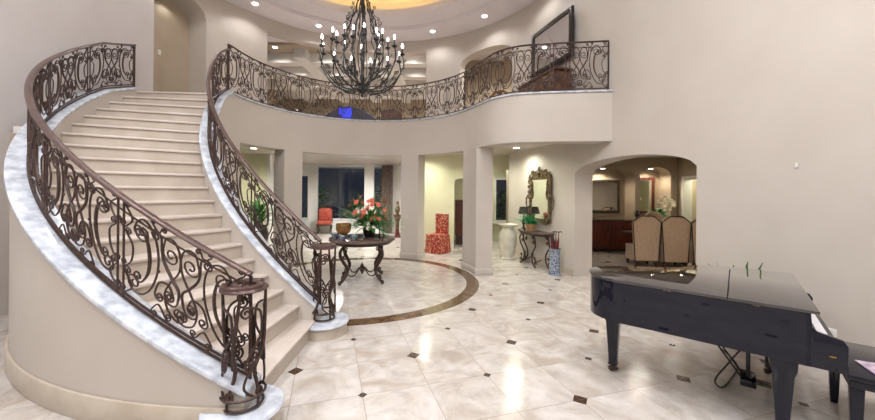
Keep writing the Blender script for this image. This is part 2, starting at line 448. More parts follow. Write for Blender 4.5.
# window wall far behind at Y = 15, three windows
Y0 = 15.0
w = MB()
wins = [(-5.95, -5.5, 0.55, 2.45), (-5.2, -3.08, 0.52, 2.86), (-2.78, -1.98, 0.55, 2.86)]
xs = [-9.8] + [x for a in wins for x in a[:2]] + [-0.85]
for i in range(0, len(xs), 2): w.bbox(xs[i], xs[i + 1], Y0, Y0 + 0.25, 0, C1)
for a in wins: w.bbox(a[0], a[1], Y0, Y0 + 0.25, 0, a[2]); w.bbox(a[0], a[1], Y0, Y0 + 0.25, a[3], C1)
struct('wall_window', w, 'white')
for i, (x0, x1, z0, z1) in enumerate(wins):
    f = MB(); t = 0.055
    f.bbox(x0, x0 + t, Y0 - 0.03, Y0 + 0.12, z0, z1); f.bbox(x1 - t, x1, Y0 - 0.03, Y0 + 0.12, z0, z1)
    f.bbox(x0 + t, x1 - t, Y0 - 0.03, Y0 + 0.12, z0, z0 + t); f.bbox(x0 + t, x1 - t, Y0 - 0.03, Y0 + 0.12, z1 - t, z1)
    o = f.build('window_%d' % (i + 1), 'white', bevel=0.005); tag(o, kind='structure')
    g = MB().bbox(x0 + t, x1 - t, Y0 + 0.04, Y0 + 0.05, z0 + t, z1 - t).build('pane', None, o)
    g.data.materials.append(None)
    M.setdefault('pane', None)
w = MB().bbox(-0.84, -0.7, 11.1, 15.25, 0, C1); struct('wall_side_passage', w, 'wall')
# wall behind the slipcovered chair, with two openings
w = MB()
w.bbox(-0.84, 0.52, 10.9, 11.1, 0, C1)
w.bbox(0.98, 1.62, 10.9, 11.1, 0, C1)
for x0, x1, zs, zc in ((0.52, 0.98, 2.05, 2.2), (1.62, 2.6, 2.05, 2.5)):
    rings = []
    for i in range(17):
        x = x0 + (x1 - x0) * i / 16; t = i / 8 - 1; z = zs + (zc - zs) * math.sqrt(max(0, 1 - t * t))
        rings.append([(x, 10.9, z), (x, 11.1, z), (x, 11.1, C1), (x, 10.9, C1)])
    w.loft(rings)
struct('wall_passage', w, 'green')
struct('baseboard_passage', MB().bbox(-0.84, 0.52, 10.88, 10.9, 0, 0.14), 'white')
w = MB()
w.bbox(0.2, 2.12, 13.0, 13.2, 0, C1); w.bbox(2.66, 4.2, 13.0, 13.2, 0, C1)
w.bbox(2.12, 2.66, 13.0, 13.2, 0, 0.68); w.bbox(2.12, 2.66, 13.0, 13.2, 2.3, C1)
struct('wall_passage_far', w, 'green')
f = MB(); 
for x0, x1, z0, z1 in ((2.12, 2.18, 0.68, 2.3), (2.6, 2.66, 0.68, 2.3), (2.18, 2.6, 0.68, 0.74), (2.18, 2.6, 2.24, 2.3)): f.bbox(x0, x1, 12.97, 13.1, z0, z1)
wo = f.build('window_4', 'white'); tag(wo, kind='structure')
g4 = MB().bbox(2.18, 2.6, 13.04, 13.05, 0.74, 2.24).build('pane', None, wo)
struct('trim_9', MB().bbox(2.0, 2.78, 12.85, 13.0, 0.6, 0.68), 'white')

gm = bpy.data.materials.new('clear_window_glass'); gm.use_nodes = True
t = NT(gm); bs = t.n['Principled BSDF']; t.n.remove(bs)
gl = t.new('ShaderNodeBsdfGlossy', i_Roughness=0.02); tr = t.new('ShaderNodeBsdfTransparent'); mx = t.new('ShaderNodeMixShader')
fr = t.new('ShaderNodeFresnel', i_IOR=1.7)
t.link(fr.outputs[0], mx.inputs[0]); t.link(tr.outputs[0], mx.inputs[1]); t.link(gl.outputs[0], mx.inputs[2]); t.link(mx.outputs[0], t.n['Material Output'].inputs[0])
M['pane'] = gm
for o in list(bpy.data.objects):
    if o.name.startswith('pane'): o.data.materials.clear(); o.data.materials.append(gm)

# garden outside the far window

# dining room beyond the arch
DY = 11.1; DC = 2.98
w = MB()
# back wall with two arched niches
w.bbox(2.3, 4.55, DY, DY + 0.6, 0, DC); w.bbox(6.27, 6.42, DY, DY + 0.6, 0, DC); w.bbox(7.4, 9.3, DY, DY + 0.6, 0, DC)
for x0, x1, zs, zc in ((4.55, 6.27, 2.3, 2.62), (6.42, 7.4, 2.35, 2.62)):
    rings = []
    for i in range(25):
        x = x0 + (x1 - x0) * i / 24; t_ = i / 12 - 1; z = zs + (zc - zs) * math.sqrt(max(0, 1 - t_ * t_))
        rings.append([(x, DY, z), (x, DY + 0.6, z), (x, DY + 0.6, DC), (x, DY, DC)])
    w.loft(rings)
w.bbox(4.4, 7.6, DY + 0.6, DY + 0.7, 0, DC)
struct('wall_dining', w, 'tan')
w = MB(); w.bbox(7.62, 7.8, 4.0, 9.3, 0, DC); w.bbox(7.62, 7.8, 10.85, 11.1, 0, DC); w.bbox(7.62, 7.8, 9.3, 10.85, 2.3, DC)
struct('wall_dining_side', w, 'tan')
f = MB(); f.bbox(7.58, 7.84, 10.77, 10.87, 0, 2.32); f.bbox(7.58, 7.84, 9.28, 9.38, 0, 2.32); f.bbox(7.58, 7.84, 9.38, 10.77, 2.22, 2.32)
struct('trim_10', f, 'white')
struct('wall_dining_beyond', MB().bbox(8.9, 9.1, 6, 12, 0, DC), 'green')
struct('ceiling_dining', MB().prism([wp(-3.0, -0.44)[:2], wp(8, -0.44)[:2], (9.3, 2.0), (9.3, DY + 0.7), (2.6, DY + 0.7)], DC, DC + 0.1), 'tan')
struct('wall_dining_near', MB().bbox(5.2, 9.3, 3.0, 3.2, 0, DC), 'tan')

# ------------------------------------------------------------------ staircase
st = thing('staircase', 'curved limestone staircase with white marble edges sweeping up the rotunda', 'staircase', (CX, CY, 0))
def lpol(r, deg, z): return (r * math.cos(R(deg)), r * math.sin(R(deg)), z)
def lcurved(mb, r0, r1, a0, a1, zb, zt, n=None):
    n = n or max(2, int(abs(a1 - a0) / 2)); rings = []
    for i in range(n + 1):
        a = a0 + (a1 - a0) * i / n
        b = zb(a) if callable(zb) else zb; t = zt(a) if callable(zt) else zt
        rings.append([lpol(r0, a, b), lpol(r1, a, b), lpol(r1, a, t), lpol(r0, a, t)])
    mb.loft(rings); return mb
RA, RB = 2.64, 4.22
for k in range(1, 21):
    a1 = phik(k); a0 = phik(k + 1) if k < 20 else 183.2
    z = RISE * k
    m1 = MB(); lcurved(m1, RA, RB, a0, a1, max(0, z - RISE * 1.4 - 0.2) if k > 1 else 0, z - 0.032, 4)
    so = m1.build('step', 'riser', st)
    # tread with a projecting nosing of constant depth
    ov = 0.028; rings = []
    for i in range(2):
        pass
    p = lambda r, a, dz, o: (r * math.cos(R(a)) + o * -math.sin(R(a)), r * math.sin(R(a)) + o * math.cos(R(a)), dz)
    q = [p(RA, a0, 0, 0.0), p(RA, a1, 0, ov), p(RB, a1, 0, ov), p(RB, a0, 0, 0.0)]
    mm = [(RA + (RB - RA) * j / 6) for j in range(7)]
    mid = [p(RB, a0 + (a1 - a0) * j / 4, 0, ov * j / 4) for j in range(5)]
    mid2 = [p(RA, a1 + (a0 - a1) * j / 4, 0, ov * (1 - j / 4)) for j in range(5)]
    poly = [v[:2] for v in mid] + [v[:2] for v in mid2]
    MB().prism(poly, z - 0.032, z).build('tread', 'tread', so, bevel=0.008)
def cz(a):
    k = min(1, max(0, (a - 184) / 9)); return nose(a) + (0.035 + 0.125 * k)
AE = 272.0
o = lcurved(MB(), RI + 0.0, RA, 184, AE, 0, cz).build('inner_side_wall', 'wall', st)
lcurved(MB(), RI - 0.03, RA + 0.015, 183.5, AE + 0.4, lambda a: cz(a), lambda a: cz(a) + 0.035).build('inner_curb', 'marble', st, bevel=0.006)
lcurved(MB(), RB, 4.43, 184, AE, 0, cz).build('outer_side_wall', 'wall', st)
lcurved(MB(), RB - 0.015, 4.47, 184, AE + 0.3, lambda a: cz(a), lambda a: cz(a) + 0.04).build('outer_curb', 'marble', st, bevel=0.006)
lcurved(MB(), 4.43, 4.455, 200, AE, 0, 0.2).build('baseboard', 'cream', st, bevel=0.006)
NR = (-1.42 - CX, 4.43 - CY); NL = (-1.46 - CX, 2.66 - CY)
for (x, y), r in ((NR, 0.30), (NL, 0.28)):
    pb = MB().lathe([(r - 0.02, 0), (r - 0.02, 0.13)], (x, y, 0), 40).build('newel_platform', 'cream', st)
    MB().lathe([(r, 0.13), (r + 0.008, 0.145), (r, 0.165)], (x, y, 0), 40).build('platform_top', 'marble', pb)

# ------------------------------------------------------------------ wrought iron railings
def spiral(c, r, a_out, d, turns=1.2, n=15, rin=0.18):
    """points from the centre out to radius r; leaves at angle a_out turning in direction d"""
    out = []
    for i in range(n + 1):
        t = i / n; rad = r * (rin + (1 - rin) * t ** 0.9); a = a_out - d * turns * 2 * PI * (1 - t)
        out.append(Vector((c[0] + rad * math.cos(a), c[1] + rad * math.sin(a))))
    return out
def scroll(c1, r1, a1, d1, c2, r2, a2, d2, bow=0.5, t1=1.2, t2=1.2, n=12):
    A = spiral(c1, r1, a1, d1, t1); B = spiral(c2, r2, a2, d2, t2)
    tA = Vector((-math.sin(a1), math.cos(a1))) * d1; tB = Vector((-math.sin(a2), math.cos(a2))) * d2
    p0, p3 = A[-1], B[-1]; L = (p3 - p0).length * bow
    p1, p2 = p0 + tA * L, p3 + tB * L
    mid = []
    for i in range(1, n):
        t = i / n; mid.append(p0 * (1 - t) ** 3 + p1 * 3 * t * (1 - t) ** 2 + p2 * 3 * t * t * (1 - t) + p3 * t ** 3)
    return A + mid + B[::-1], len(A), len(A) + len(mid)
def curl_path(body, r0, s0, r1, s1, n=6, turns=1.4, m=18):
    """smooth body with an inward spiral at each end; s = +1 curls left of travel, -1 right, 0 none"""
    P = catmull([Vector((x, y, 0)) for x, y in body], n); P = [Vector((p.x, p.y)) for p in P]
    def spir(p, d, r, sg):
        out = []; nrm = Vector((-d.y, d.x)) * sg; c = p + nrm * r; a = math.atan2(p.y - c.y, p.x - c.x)
        for i in range(1, m + 1):
            t = i / m; rad = r * (1 - .80 * t ** 1.05); aa = a + sg * turns * 2 * PI * t
            out.append(Vector((c.x + rad * math.cos(aa), c.y + rad * math.sin(aa))))
        return out
    A = spir(P[0], (P[0] - P[1]).normalized(), r0, s0) if s0 else []
    B = spir(P[-1], (P[-1] - P[-2]).normalized(), r1, s1) if s1 else []
    return A[::-1] + P + B, len(A), len(A) + len(P)
def motif(W, H):
    out = []; fx = W / 1.1; fy = H / .8
    def S(sgn, body, r0, s0, r1, s1, r=.0085, belly=None):
        b = [(W / 2 + sgn * (x * fx - W / 2), y * fy) for x, y in body]
        P, a, c = curl_path(b, r0, s0 * sgn, r1, s1 * sgn); out.append((P, r, belly or r, a, c))
    for g in (1, -1):
        # outer crescent, open toward the twin bars, thick inner crescent
        S(g, [(.155, .70), (.22, .765), (.31, .71), (.355, .56), (.35, .38), (.29, .20), (.21, .10), (.135, .09)], .078, 1, .065, -1)
        S(g, [(.20, .67), (.255, .60), (.28, .46), (.265, .32), (.21, .21)], .045, 1, .045, -1, belly=.0135)
        # tall inner scroll crossing to the middle
        S(g, [(.40, .62), (.43, .73), (.50, .735), (.545, .64), (.535, .5), (.46, .36), (.415, .24), (.44, .12), (.50, .07)], .07, 1, .06, 1)
        S(g, [(.385, .70), (.40, .54), (.47, .42), (.535, .33), (.525, .22)], .05, 1, .065, -1, belly=.0125)
        S(g, [(.33, .20), (.37, .31), (.45, .33), (.49, .25)], .04, 1, .035, -1)
        S(g, [(.30, .035), (.36, .11), (.42, .035)], .03, 1, .03, 1, r=.007)
        S(g, [(.05, .785), (.115, .70), (.05, .60)], .034, -1, .034, -1, r=.008)
        S(g, [(.05, .20), (.115, .105), (.05, .02)], .034, -1, .034, -1, r=.008)
        S(g, [(.06, .55), (.12, .47), (.11, .34), (.06, .26)], .03, -1, .03, -1, r=.0075)
        S(g, [(.30, .79), (.36, .735), (.39, .79)], .02, -1, .02, -1, r=.007)
    return out
def railing(root, path, L, H, npan, s_start=0.0, base=0.05, cap_r=0.032, topbar=True, endposts=(True, True), skew=None):
    """path(s) -> Vector foot point on the curb, in root coordinates; z is the curb top"""
    W = L / npan
    N = max(24, int(L / 0.07))
    hand = [path(s_start + L * i / N) + Vector((0, 0, H)) for i in range(N + 1)]
    # moulded handrail: flattened profile
    mb = MB(); rings = []
    for i, p in enumerate(hand):
        t = (hand[min(i + 1, N)] - hand[max(i - 1, 0)]).normalized(); sd = Vector((-t.y, t.x, 0)).normalized(); up = t.cross(sd) * -1
        if up.z < 0: up = -up
        prof = [(-.6, -.45), (.6, -.45), (1, 0), (.85, .5), (.4, .75), (-.4, .75), (-.85, .5), (-1, 0)]
        rings.append([p + sd * (x * cap_r) + up * (y * cap_r * .9) for x, y in prof])
    mb.loft(rings); mb.build('handrail', 'rail', root, smooth=50)
    MB().tube([path(s_start + L * i / N) + Vector((0, 0, H - 0.10)) for i in range(N + 1)], 0.008, 5).build('upper_bar', 'iron', root)
    for dz, nm in ((base, 'bottom_bar'), (base - 0.035 if base > 0.04 else 0.01, 'base_bar')):
        MB().tube([path(s_start + L * i / N) + Vector((0, 0, dz)) for i in range(N + 1)], 0.011, 5).build(nm, 'iron', root)
    hh = H - 0.03 - base
    mt = motif(W, hh)
    for k in range(npan):
        s0 = s_start + k * W
        mb = MB()
        for P, r, belly, i0, i1 in mt:
            pts = [path(s0 + q.x) + Vector((0, 0, base + q.y)) for q in P]
            rs = []
            for i in range(len(P)):
                if i < i0: f = i / i0; rs.append(r * (1.15 if i < 2 else 0.9))
                elif i >= i1: rs.append(r * (1.15 if i > len(P) - 3 else 0.9))
                else: x = (i - i0) / (i1 - i0); rs.append(r * .9 + (belly - r * .9) * math.sin(PI * x))
            mb.tube(pts, rs, 5)
        for x in (0.33, 0.67):
            p = path(s0 + W * x); mb.ball((p.x, p.y, p.z + base + hh * .5), 0.012, 6)
        mb.build('scroll_panel', 'iron', root, smooth=60)
        for dx in (-0.03, 0.03):
            if (k == 0 and dx < 0): continue
            p = path(s0 + dx)
            MB().tube([p + Vector((0, 0, base - .03)), p + Vector((0, 0, H * .5)), p + Vector((0, 0, H - .01))], 0.009, 5).build('baluster', 'iron', root)
    for s, on in ((s_start, endposts[0]), (s_start + L, endposts[1])):
        if on:
            p = path(s); MB().tube([p, p + Vector((0, 0, H - .01))], 0.014, 6).build('end_post', 'iron', root)

def stair_path(r):
    def f(s):
        a = 184 + math.degrees(s / r); return Vector(lpol(r, a, cz(min(a, 275)) + 0.037))
    return f
def newel(root, cx, cy, zbase, r, ztop, rot):
    """open cage of scrolled bars under a round cap"""
    hgt = ztop - zbase
    for a in range(4):
        ang = rot + a * PI / 2; pts = []
        for i in range(17):
            t = i / 16; rad = r * (.97 - .38 * math.exp(-((t - .30) / .13) ** 2))
            pts.append((cx + rad * math.cos(ang + .7 * t), cy + rad * math.sin(ang + .7 * t), zbase + .02 + (hgt - .04) * t))
        MB().tube(pts, [.011 + .006 * math.sin(PI * i / 16) for i in range(17)], 6).build('newel_bar', 'iron', root)
    for j in range(4):
        ang = rot + (j + .5) * PI / 2 + .5
        for body, r0, q0, r1, q1 in (([(-.03, .86), (.07, .80), (.08, .62), (.0, .50), (-.05, .40)], .045, 1, .05, 1), ([(.05, .42), (-.02, .34), (-.06, .20), (.03, .10)], .05, 1, .045, 1)):
            P, i0, i1 = curl_path([(x, y * hgt) for x, y in body], r0, q0, r1, q1)
            pts = [(cx + r * .93 * math.cos(ang + q.x / r), cy + r * .93 * math.sin(ang + q.x / r), zbase + max(.012, q.y)) for q in P]
            MB().tube(pts, .0095, 5).build('newel_scroll', 'iron', root)
    for zz, rr_ in ((zbase + 0.02, r * .9), (zbase + 0.10, r * 1.0)):
        MB().tube([(cx + rr_ * math.cos(a), cy + rr_ * math.sin(a), zz) for a in [2 * PI * i / 24 for i in range(24)]], 0.011, 5, True).build('newel_ring', 'iron', root)
    # volute cap: a handrail wound round into itself
    pts = []
    for i in range(40):
        t = i / 39; a = rot + t * 2 * PI * 1.6; rad = r * (1.12 - .75 * t); pts.append((cx + rad * math.cos(a), cy + rad * math.sin(a), ztop + 0.006 * t))
    MB().tube(pts, 0.028, 7).build('volute', 'rail', root)
    MB().lathe([(r * 1.05, ztop - .02), (r * 1.12, ztop - .01), (r * 1.05, ztop + .004)], (cx, cy, 0), 32).build('volute_cap', 'rail', root)

RL = 4.31; RR = 2.54
Ll = R(AE - 184) * RL
rl = thing('stair_railing', 'scrolled bronze stair railing on the outer left marble edge in the foreground', 'railing', (CX, CY, 0), 0, None)
railing(rl, stair_path(RL), Ll + 0.03, 0.80, 6, -0.05, base=0.055)
newel(rl, NL[0], NL[1], 0.168, 0.15, 1.06, 1.2)
rr_ = thing('stair_railing', 'scrolled bronze stair railing on the inner edge beside the rotunda', 'railing', (CX, CY, 0), 0, None)
Lr = R(AE - 184) * RR
railing(rr_, stair_path(RR), Lr - 0.04, 0.80, 4, 0.03, base=0.055)
newel(rr_, NR[0], NR[1], 0.168, 0.14, 1.09, 2.4)

# balcony railing
BE = offset_path(EDGE, 0.07); BE[0] = Vector(pol(RI + 0.1, 184)[:2])
cum = [0]
for i in range(1, len(BE)): cum.append(cum[-1] + (BE[i] - BE[i - 1]).length)
LB = cum[-1] - 0.06
br = thing('balcony_railing', 'scrolled black iron railing along the curved upper balcony', 'railing', (CX, CY, H2))
def bpath(s):
    s = min(max(s, 0), cum[-1] - 1e-6)
    import bisect
    i = bisect.bisect_right(cum, s) - 1; f = (s - cum[i]) / (cum[i + 1] - cum[i])
    p = BE[i].lerp(BE[i + 1], f); return Vector((p.x - CX, p.y - CY, CAP - H2))
railing(br, bpath, LB, 0.93, 10, 0.0, base=0.055, cap_r=0.024)

# ------------------------------------------------------------------ lights
def spot(loc, watts, size=150, color=(1, .95, .9), blend=0.6, rad=0.06, aim=None):
    l = bpy.data.lights.new('downlight', 'SPOT'); l.energy = watts; l.spot_size = R(size); l.spot_blend = blend; l.color = color; l.shadow_soft_size = rad  # name shared by fixture downlights and added fill spots
    o = bpy.data.objects.new('downlight_or_fill', l); col.objects.link(o); o.location = loc
    if aim: o.rotation_euler = (Vector(aim) - Vector(loc)).to_track_quat('-Z', 'Y').to_euler()
    return o
def area(loc, watts, size, color=(1, .95, .9), aim=None, sizey=None):
    l = bpy.data.lights.new('lamp', 'AREA'); l.energy = watts; l.size = size; l.color = color; l.shape = 'DISK' if sizey is None else 'RECTANGLE'
    if sizey: l.size_y = sizey
    o = bpy.data.objects.new('ceiling_fill', l); col.objects.link(o); o.location = loc
    if aim: o.rotation_euler = (Vector(aim) - Vector(loc)).to_track_quat('-Z', 'Y').to_euler()
    return o
def point(loc, watts, color, rad=0.08):
    l = bpy.data.lights.new('lamp', 'POINT'); l.energy = watts; l.color = color; l.shadow_soft_size = rad
    o = bpy.data.objects.new('lamp_or_fill_point', l); col.objects.link(o); o.location = loc; return o
dl0 = None
def downlight(x, y, z, label, group, r=0.075):
    global dl0
    if dl0 is None:
        t = thing('recessed_downlight', '', 'downlight', (0, 0, 0))
        tr = MB(); n = 24
        tr.lathe([(0.075, -0.004), (0.095, -0.008), (0.1, 0.0)], (0, 0, 0), n)
        tr.build('trim_ring', 'white', t)
        MB().lathe([(0.072, -0.012), (0.072, -0.006)], (0, 0, 0), n).build('lens', 'lens', t)
        dl0 = t; o = t
    else: o = copy_tree(dl0)
    o.location = (x, y, z); o['label'] = label; o['group'] = group
    return o
k = 0
for a in [146.5, 120.8, 95, 69.4, 43.7, 18, -8, -33.4, -59, -85, -110.5, -136, -162, 172]:
    p = pol(3.9, a)
    if math.hypot(p[0] - CX, p[1] - CY) > 4.3: continue
    downlight(p[0], p[1], C2, 'small round recessed downlight in the ring of lights on the rotunda soffit', 'downlights round the rotunda soffit')
    spot((p[0], p[1], C2 - 0.02), 55, 140, (1, .98, .96))
for x in (-5.5, -3.9, -2.35, -0.9):
    for y in (11.75, 13.15, 14.6, 16.1):
        downlight(x, y, 6.58, 'small round recessed downlight set in a coffer of the upstairs ceiling', 'downlights in the upstairs coffers')
        spot((x, y, 6.55), 130, 150, (1, .95, .9), 1.0)
for (x, y), lab in (((-3.04, 10.7), 'downlight in the ceiling just inside the wide window opening'), ((-1.7, 10.5), 'downlight in the passage ceiling right of the window opening'),
                    ((-0.34, 10.3), 'downlight in the ceiling above the red slipcovered chair'), ((2.0, 8.9), 'downlight in the ceiling above the console table'),
                    ((2.0, 11.9), 'downlight in the far passage ceiling beyond the console'), ((-5.0, 9.5), 'downlight under the balcony beside the stairs')):
    downlight(x, y, C1, lab, 'downlights under the balcony')
    spot((x, y, C1 - 0.02), 150, 160, (1, 1, .82), .9)
spot((-3.6, 13.2, C1 - 0.02), 560, 165, (1, .98, .95), .9); spot((-1.8, 12.6, C1 - 0.02), 220, 165, (1, .98, .95), .9); spot((0, 13.8, C1 - 0.02), 90, 160, (1, .96, .9))  # spots over the window room are added fill without fixtures
spot((-6.3, 9.6, C1 - 0.02), 190, 160, (1, 1, .82), .9); spot((1.35, 9.9, C1 - .02), 110, 160, (1, 1, .82), .9); spot((1.7, 7.9, C1 - .02), 60, 160, (1, 1, .82), .9)  # added fill spots under the balcony, no fixtures of their own
# dining lights
for (x, y), lab in (((5.35, 11.35), 'downlight in the arched niche above the dark buffet'), ((6.9, 11.35), 'downlight in the narrow arched niche behind the orchids')):
    z = 2.56; spot((x, y, z), 95, 150, (1, .84, .64))
    downlight(x, y, z + .02, lab, 'dining room downlights')
spot((5.0, 8.6, DC - .02), 520, 165, (1, .9, .78)); spot((5.2, 6.6, DC - .02), 420, 165, (1, .9, .78)); spot((6.6, 9.6, DC - .02), 340, 165, (1, .9, .78))  # added fill spots to brighten the dining room, no fixtures
point((8.4, 10.2, 2.4), 45, (1, .97, .72), 0.15)
# upstairs hall and alcove
spot((2.6, 11.2, 6.3), 260, 165, (1, .93, .85)); spot((-6.3, 8.15, 6.1), 3.5, 160, (1, .95, .88))
# added overhead fill for the great room, in made-up downlight fixtures
for x in (-3.8, -0.6, 2.4):
    for y in (-2.2, 0.4, 2.2):
        area((x, y, C2 - 0.03), 98, 0.7, (.99, .985, 1))
        downlight(x, y, C2, 'added unseen round downlight fixture for the great room fill light', 'added great room fill lights')

# ------------------------------------------------------------------ chandelier
CZ = 3.72
ch = thing('chandelier', 'large black iron chandelier with candle bulbs hanging in the rotunda', 'chandelier', (-1.52, 7.0, CZ))
MB().lathe([(.004, -.06), (.03, -.03), (.02, 0), (.05, .02), (.10, .05), (.13, .1), (.06, .16), (.035, .25), (.05, .32), (.025, .4), (.03, .6), (.055, .7), (.03, .8), (.02, 1.0), (.045, 1.1), (.06, 1.2), (.03, 1.3), (.018, 1.5), (.05, 1.75), (.02, 1.85), (.018, 2.2), (.05, 2.3), (.015, 2.4)], n=14).build('centre_column', 'blackiron', ch)
MB().tube([(0, 0, 2.4), (0, 0, C2 + 0.56 - CZ)], 0.012, 6).build('chain', 'blackiron', ch)
MB().lathe([(.12, C2 + .58 - CZ - .04), (.12, C2 + .58 - CZ - .001)], n=20).build('ceiling_plate', 'blackiron', ch)
def arm(rad, zt, dip, thick):
    P = catmull([(0.05, 0, 0.12), (rad * .35, 0, dip), (rad * .75, 0, dip + .14), (rad * 1.0, 0, zt * .62), (rad * 1.04, 0, zt * .8), (rad, 0, zt)], 6)
    a = MB(); a.tube([(p.x, p.y, p.z) for p in P], thick, 6)
    sc, i0, i1 = scroll((rad * .55, dip + .22), .06, -PI / 2, 1, (rad * .85, zt * .55), .045, 0, 1, bow=.4)
    a.tube([(q.x, 0, q.y) for q in sc], thick * .65, 5)
    for f in (.35, .6, .8):
        q = P[int(f * (len(P) - 1))]
        for s in (-1, 1): a.loft([[(q.x, 0, q.z), (q.x + .01, s * .012, q.z + .01), (q.x, s * .005, q.z + .01)], [(q.x + .05, s * .03, q.z + .05), (q.x + .06, s * .045, q.z + .05), (q.x + .05, s * .04, q.z + .06)]])
    return a
def make_arm(rad, zt, dip, thick):
    o = arm(rad, zt, dip, thick).build('arm', 'blackiron', ch)
    MB().lathe([(.012, zt - .03), (.05, zt - .005), (.055, zt + .01), (.02, zt + .012), (.022, zt + .03)], (rad, 0, 0), 12).build('drip_pan', 'blackiron', o)
    MB().lathe([(.014, zt + .02), (.014, zt + .13)], (rad, 0, 0), 8).build('candle_sleeve', 'blackiron', o)
    MB().lathe([(.008, zt + .13), (.018, zt + .155), (.019, zt + .17), (.012, zt + .21), (.002, zt + .225)], (rad, 0, 0), 8).build('bulb', 'bulb', o)
    return o
A0 = make_arm(.79, .80, .06, .014)
for i in range(1, 12):
    c = copy_tree(A0, ch); c.rotation_euler = (0, 0, i * PI / 6)
A1 = make_arm(.50, .98, .28, .013); A1.rotation_euler = (0, 0, .26)
for i in range(1, 8):
    c = copy_tree(A1, ch); c.rotation_euler = (0, 0, .26 + i * PI / 4)
def rib_pts():
    return catmull([(.30, 0, .95), (.36, 0, 1.15), (.27, 0, 1.35), (.24, 0, 1.5), (.16, 0, 1.62), (.13, 0, 1.8), (.07, 0, 1.95), (.05, 0, 2.2), (.02, 0, 2.3)], 6)
rb = MB(); rp = rib_pts(); rb.tube([tuple(p) for p in rp], 0.012, 6)
sc, i0, i1 = scroll((.33, 1.42), .05, -PI / 2, -1, (.40, 1.02), .05, PI / 2, 1, bow=.4); rb.tube([(q.x, 0, q.y) for q in sc], .008, 5)
sc, i0, i1 = scroll((.22, 1.74), .035, -PI / 2, -1, (.30, 1.5), .035, PI / 2, 1, bow=.4); rb.tube([(q.x, 0, q.y) for q in sc], .007, 5)
rb.tube([(.30, 0, .95), (.42, 0, .75), (.38, 0, .5), (.2, 0, .3), (.05, 0, .2)], .01, 5)
rb0 = rb.build('cage_rib', 'blackiron', ch)
for i in range(1, 8):
    c = copy_tree(rb0, ch); c.rotation_euler = (0, 0, i * PI / 4)
for i in range(6):
    a = i * PI / 3; point((-1.52 + .8 * math.cos(a), 7.0 + .8 * math.sin(a), CZ + .98), 7, (1, .93, .86), .04)

# ------------------------------------------------------------------ grand piano
E1 = Vector((-.76, .65)).normalized(); PRZ = math.atan2(.76, .65)
pn = thing('grand_piano', 'glossy black baby grand piano with closed lid on the marble floor', 'piano', (2.69, 2.28, 0), PRZ)
def outline(d):       # piano case outline offset outward by d, from bass front, along spine, round the tail, back down the treble side
    P = [(0 - d, .17), (0 - d, .6), (0 - d, 1.2), (.0 - d, 1.42), (.09 - d * .7, 1.6 + d * .7), (.25 - d * .2, 1.69 + d), (.42, 1.70 + d), (.58 + d * .5, 1.62 + d * .8), (.70 + d * .8, 1.46 + d * .5), (.84 + d * .7, 1.20 + d * .6), (1.05 + d * .5, 1.0 + d), (1.28 + d * .5, .9 + d), (1.42 + d * .8, .74 + d * .5), (1.47 + d, .5), (1.47 + d, .17)]
    return P
def smooth_outline(d):
    P = outline(d); q = catmull(P[2:-1], 5); return [P[0]] + [(p.x, p.y) for p in q] + [P[-1]]
PZ = 0.62
rim = MB(); O = smooth_outline(0); I = smooth_outline(-0.04)
rim.loft([[(a[0], a[1], PZ), (b[0], b[1], PZ), (b[0], b[1], .985), (a[0], a[1], .985)] for a, b in zip(O, I)])
rim.build('case', 'piano', pn)
MB().prism([(x, y) for x, y in smooth_outline(-0.035)], PZ + .02, PZ + .06).build('bottom_board', 'piano', pn)
MB().prism([(x, y) for x, y in smooth_outline(-0.035)], .90, .91).build('soundboard_cover', 'black', pn)
SOL = smooth_outline(0.015)
tre = [p for p in SOL if p[0] > 1.3 and p[1] < .61]
MB().prism([(-.015, .615)] + [p for p in SOL[1:-1] if p[1] > .615] + [(1.478, .615)], .987, 1.008).build('lid', 'pianolid', pn, bevel=0.004)
MB().prism([(-.015, .13), (-.015, .61), (1.478, .61), (1.486, .5), (1.486, .13)], .987, 1.008).build('lid_front_flap', 'pianolid', pn, bevel=0.004)
for y in (.45, 1.0): 
    MB().box((-.018, y, .985), (.008, .045, .012)).build('hinge', 'silver', pn, bevel=.002)
# cheeks
for x in (0.0, 1.43):
    prof = [(-.0, PZ), (.2, PZ), (.2, .98), (.17, .98), (.165, .90), (.14, .865), (.08, .85), (.02, .835), (-.0, .80)]
    MB().add([(x, y, z) for y, z in prof] + [(x + .04, y, z) for y, z in prof],
             [tuple(range(len(prof))), tuple(range(2 * len(prof) - 1, len(prof) - 1, -1))] + [(i, i + len(prof), (i + 1) % len(prof) + len(prof), (i + 1) % len(prof)) for i in range(len(prof))]).build('arm', 'piano', pn, bevel=.004)
MB().bbox(.04, 1.43, .0, .42, PZ, PZ + .06).build('keybed', 'piano', pn)
MB().bbox(.04, 1.43, .0, .03, PZ + .06, .73).build('keyslip', 'piano', pn)
kb = MB(); n = 52; w0 = (1.39 - .10) / n
for i in range(n): kb.bbox(.09 + i * w0 + .0006, .09 + (i + 1) * w0 - .0006, .035, .19, .72, .745)
kb.build('white_keys', 'keyw', pn, 0)
kb = MB()
for i in range(n - 1):
    if i % 7 in (0, 2, 3, 5, 6): kb.bbox(.09 + (i + 1) * w0 - .0055, .09 + (i + 1) * w0 + .0055, .09, .19, .745, .757)
kb.build('black_keys', 'black', pn, 0)
MB().xz([(.04, .70), (1.43, .70), (1.43, .92), (.04, .92)], .19, .21).build('fallboard', 'piano', pn)
for x0, x1 in ((.04, .089), (1.381, 1.43)): MB().bbox(x0, x1, .03, .19, .70, .76).build('key_block', 'piano', pn)
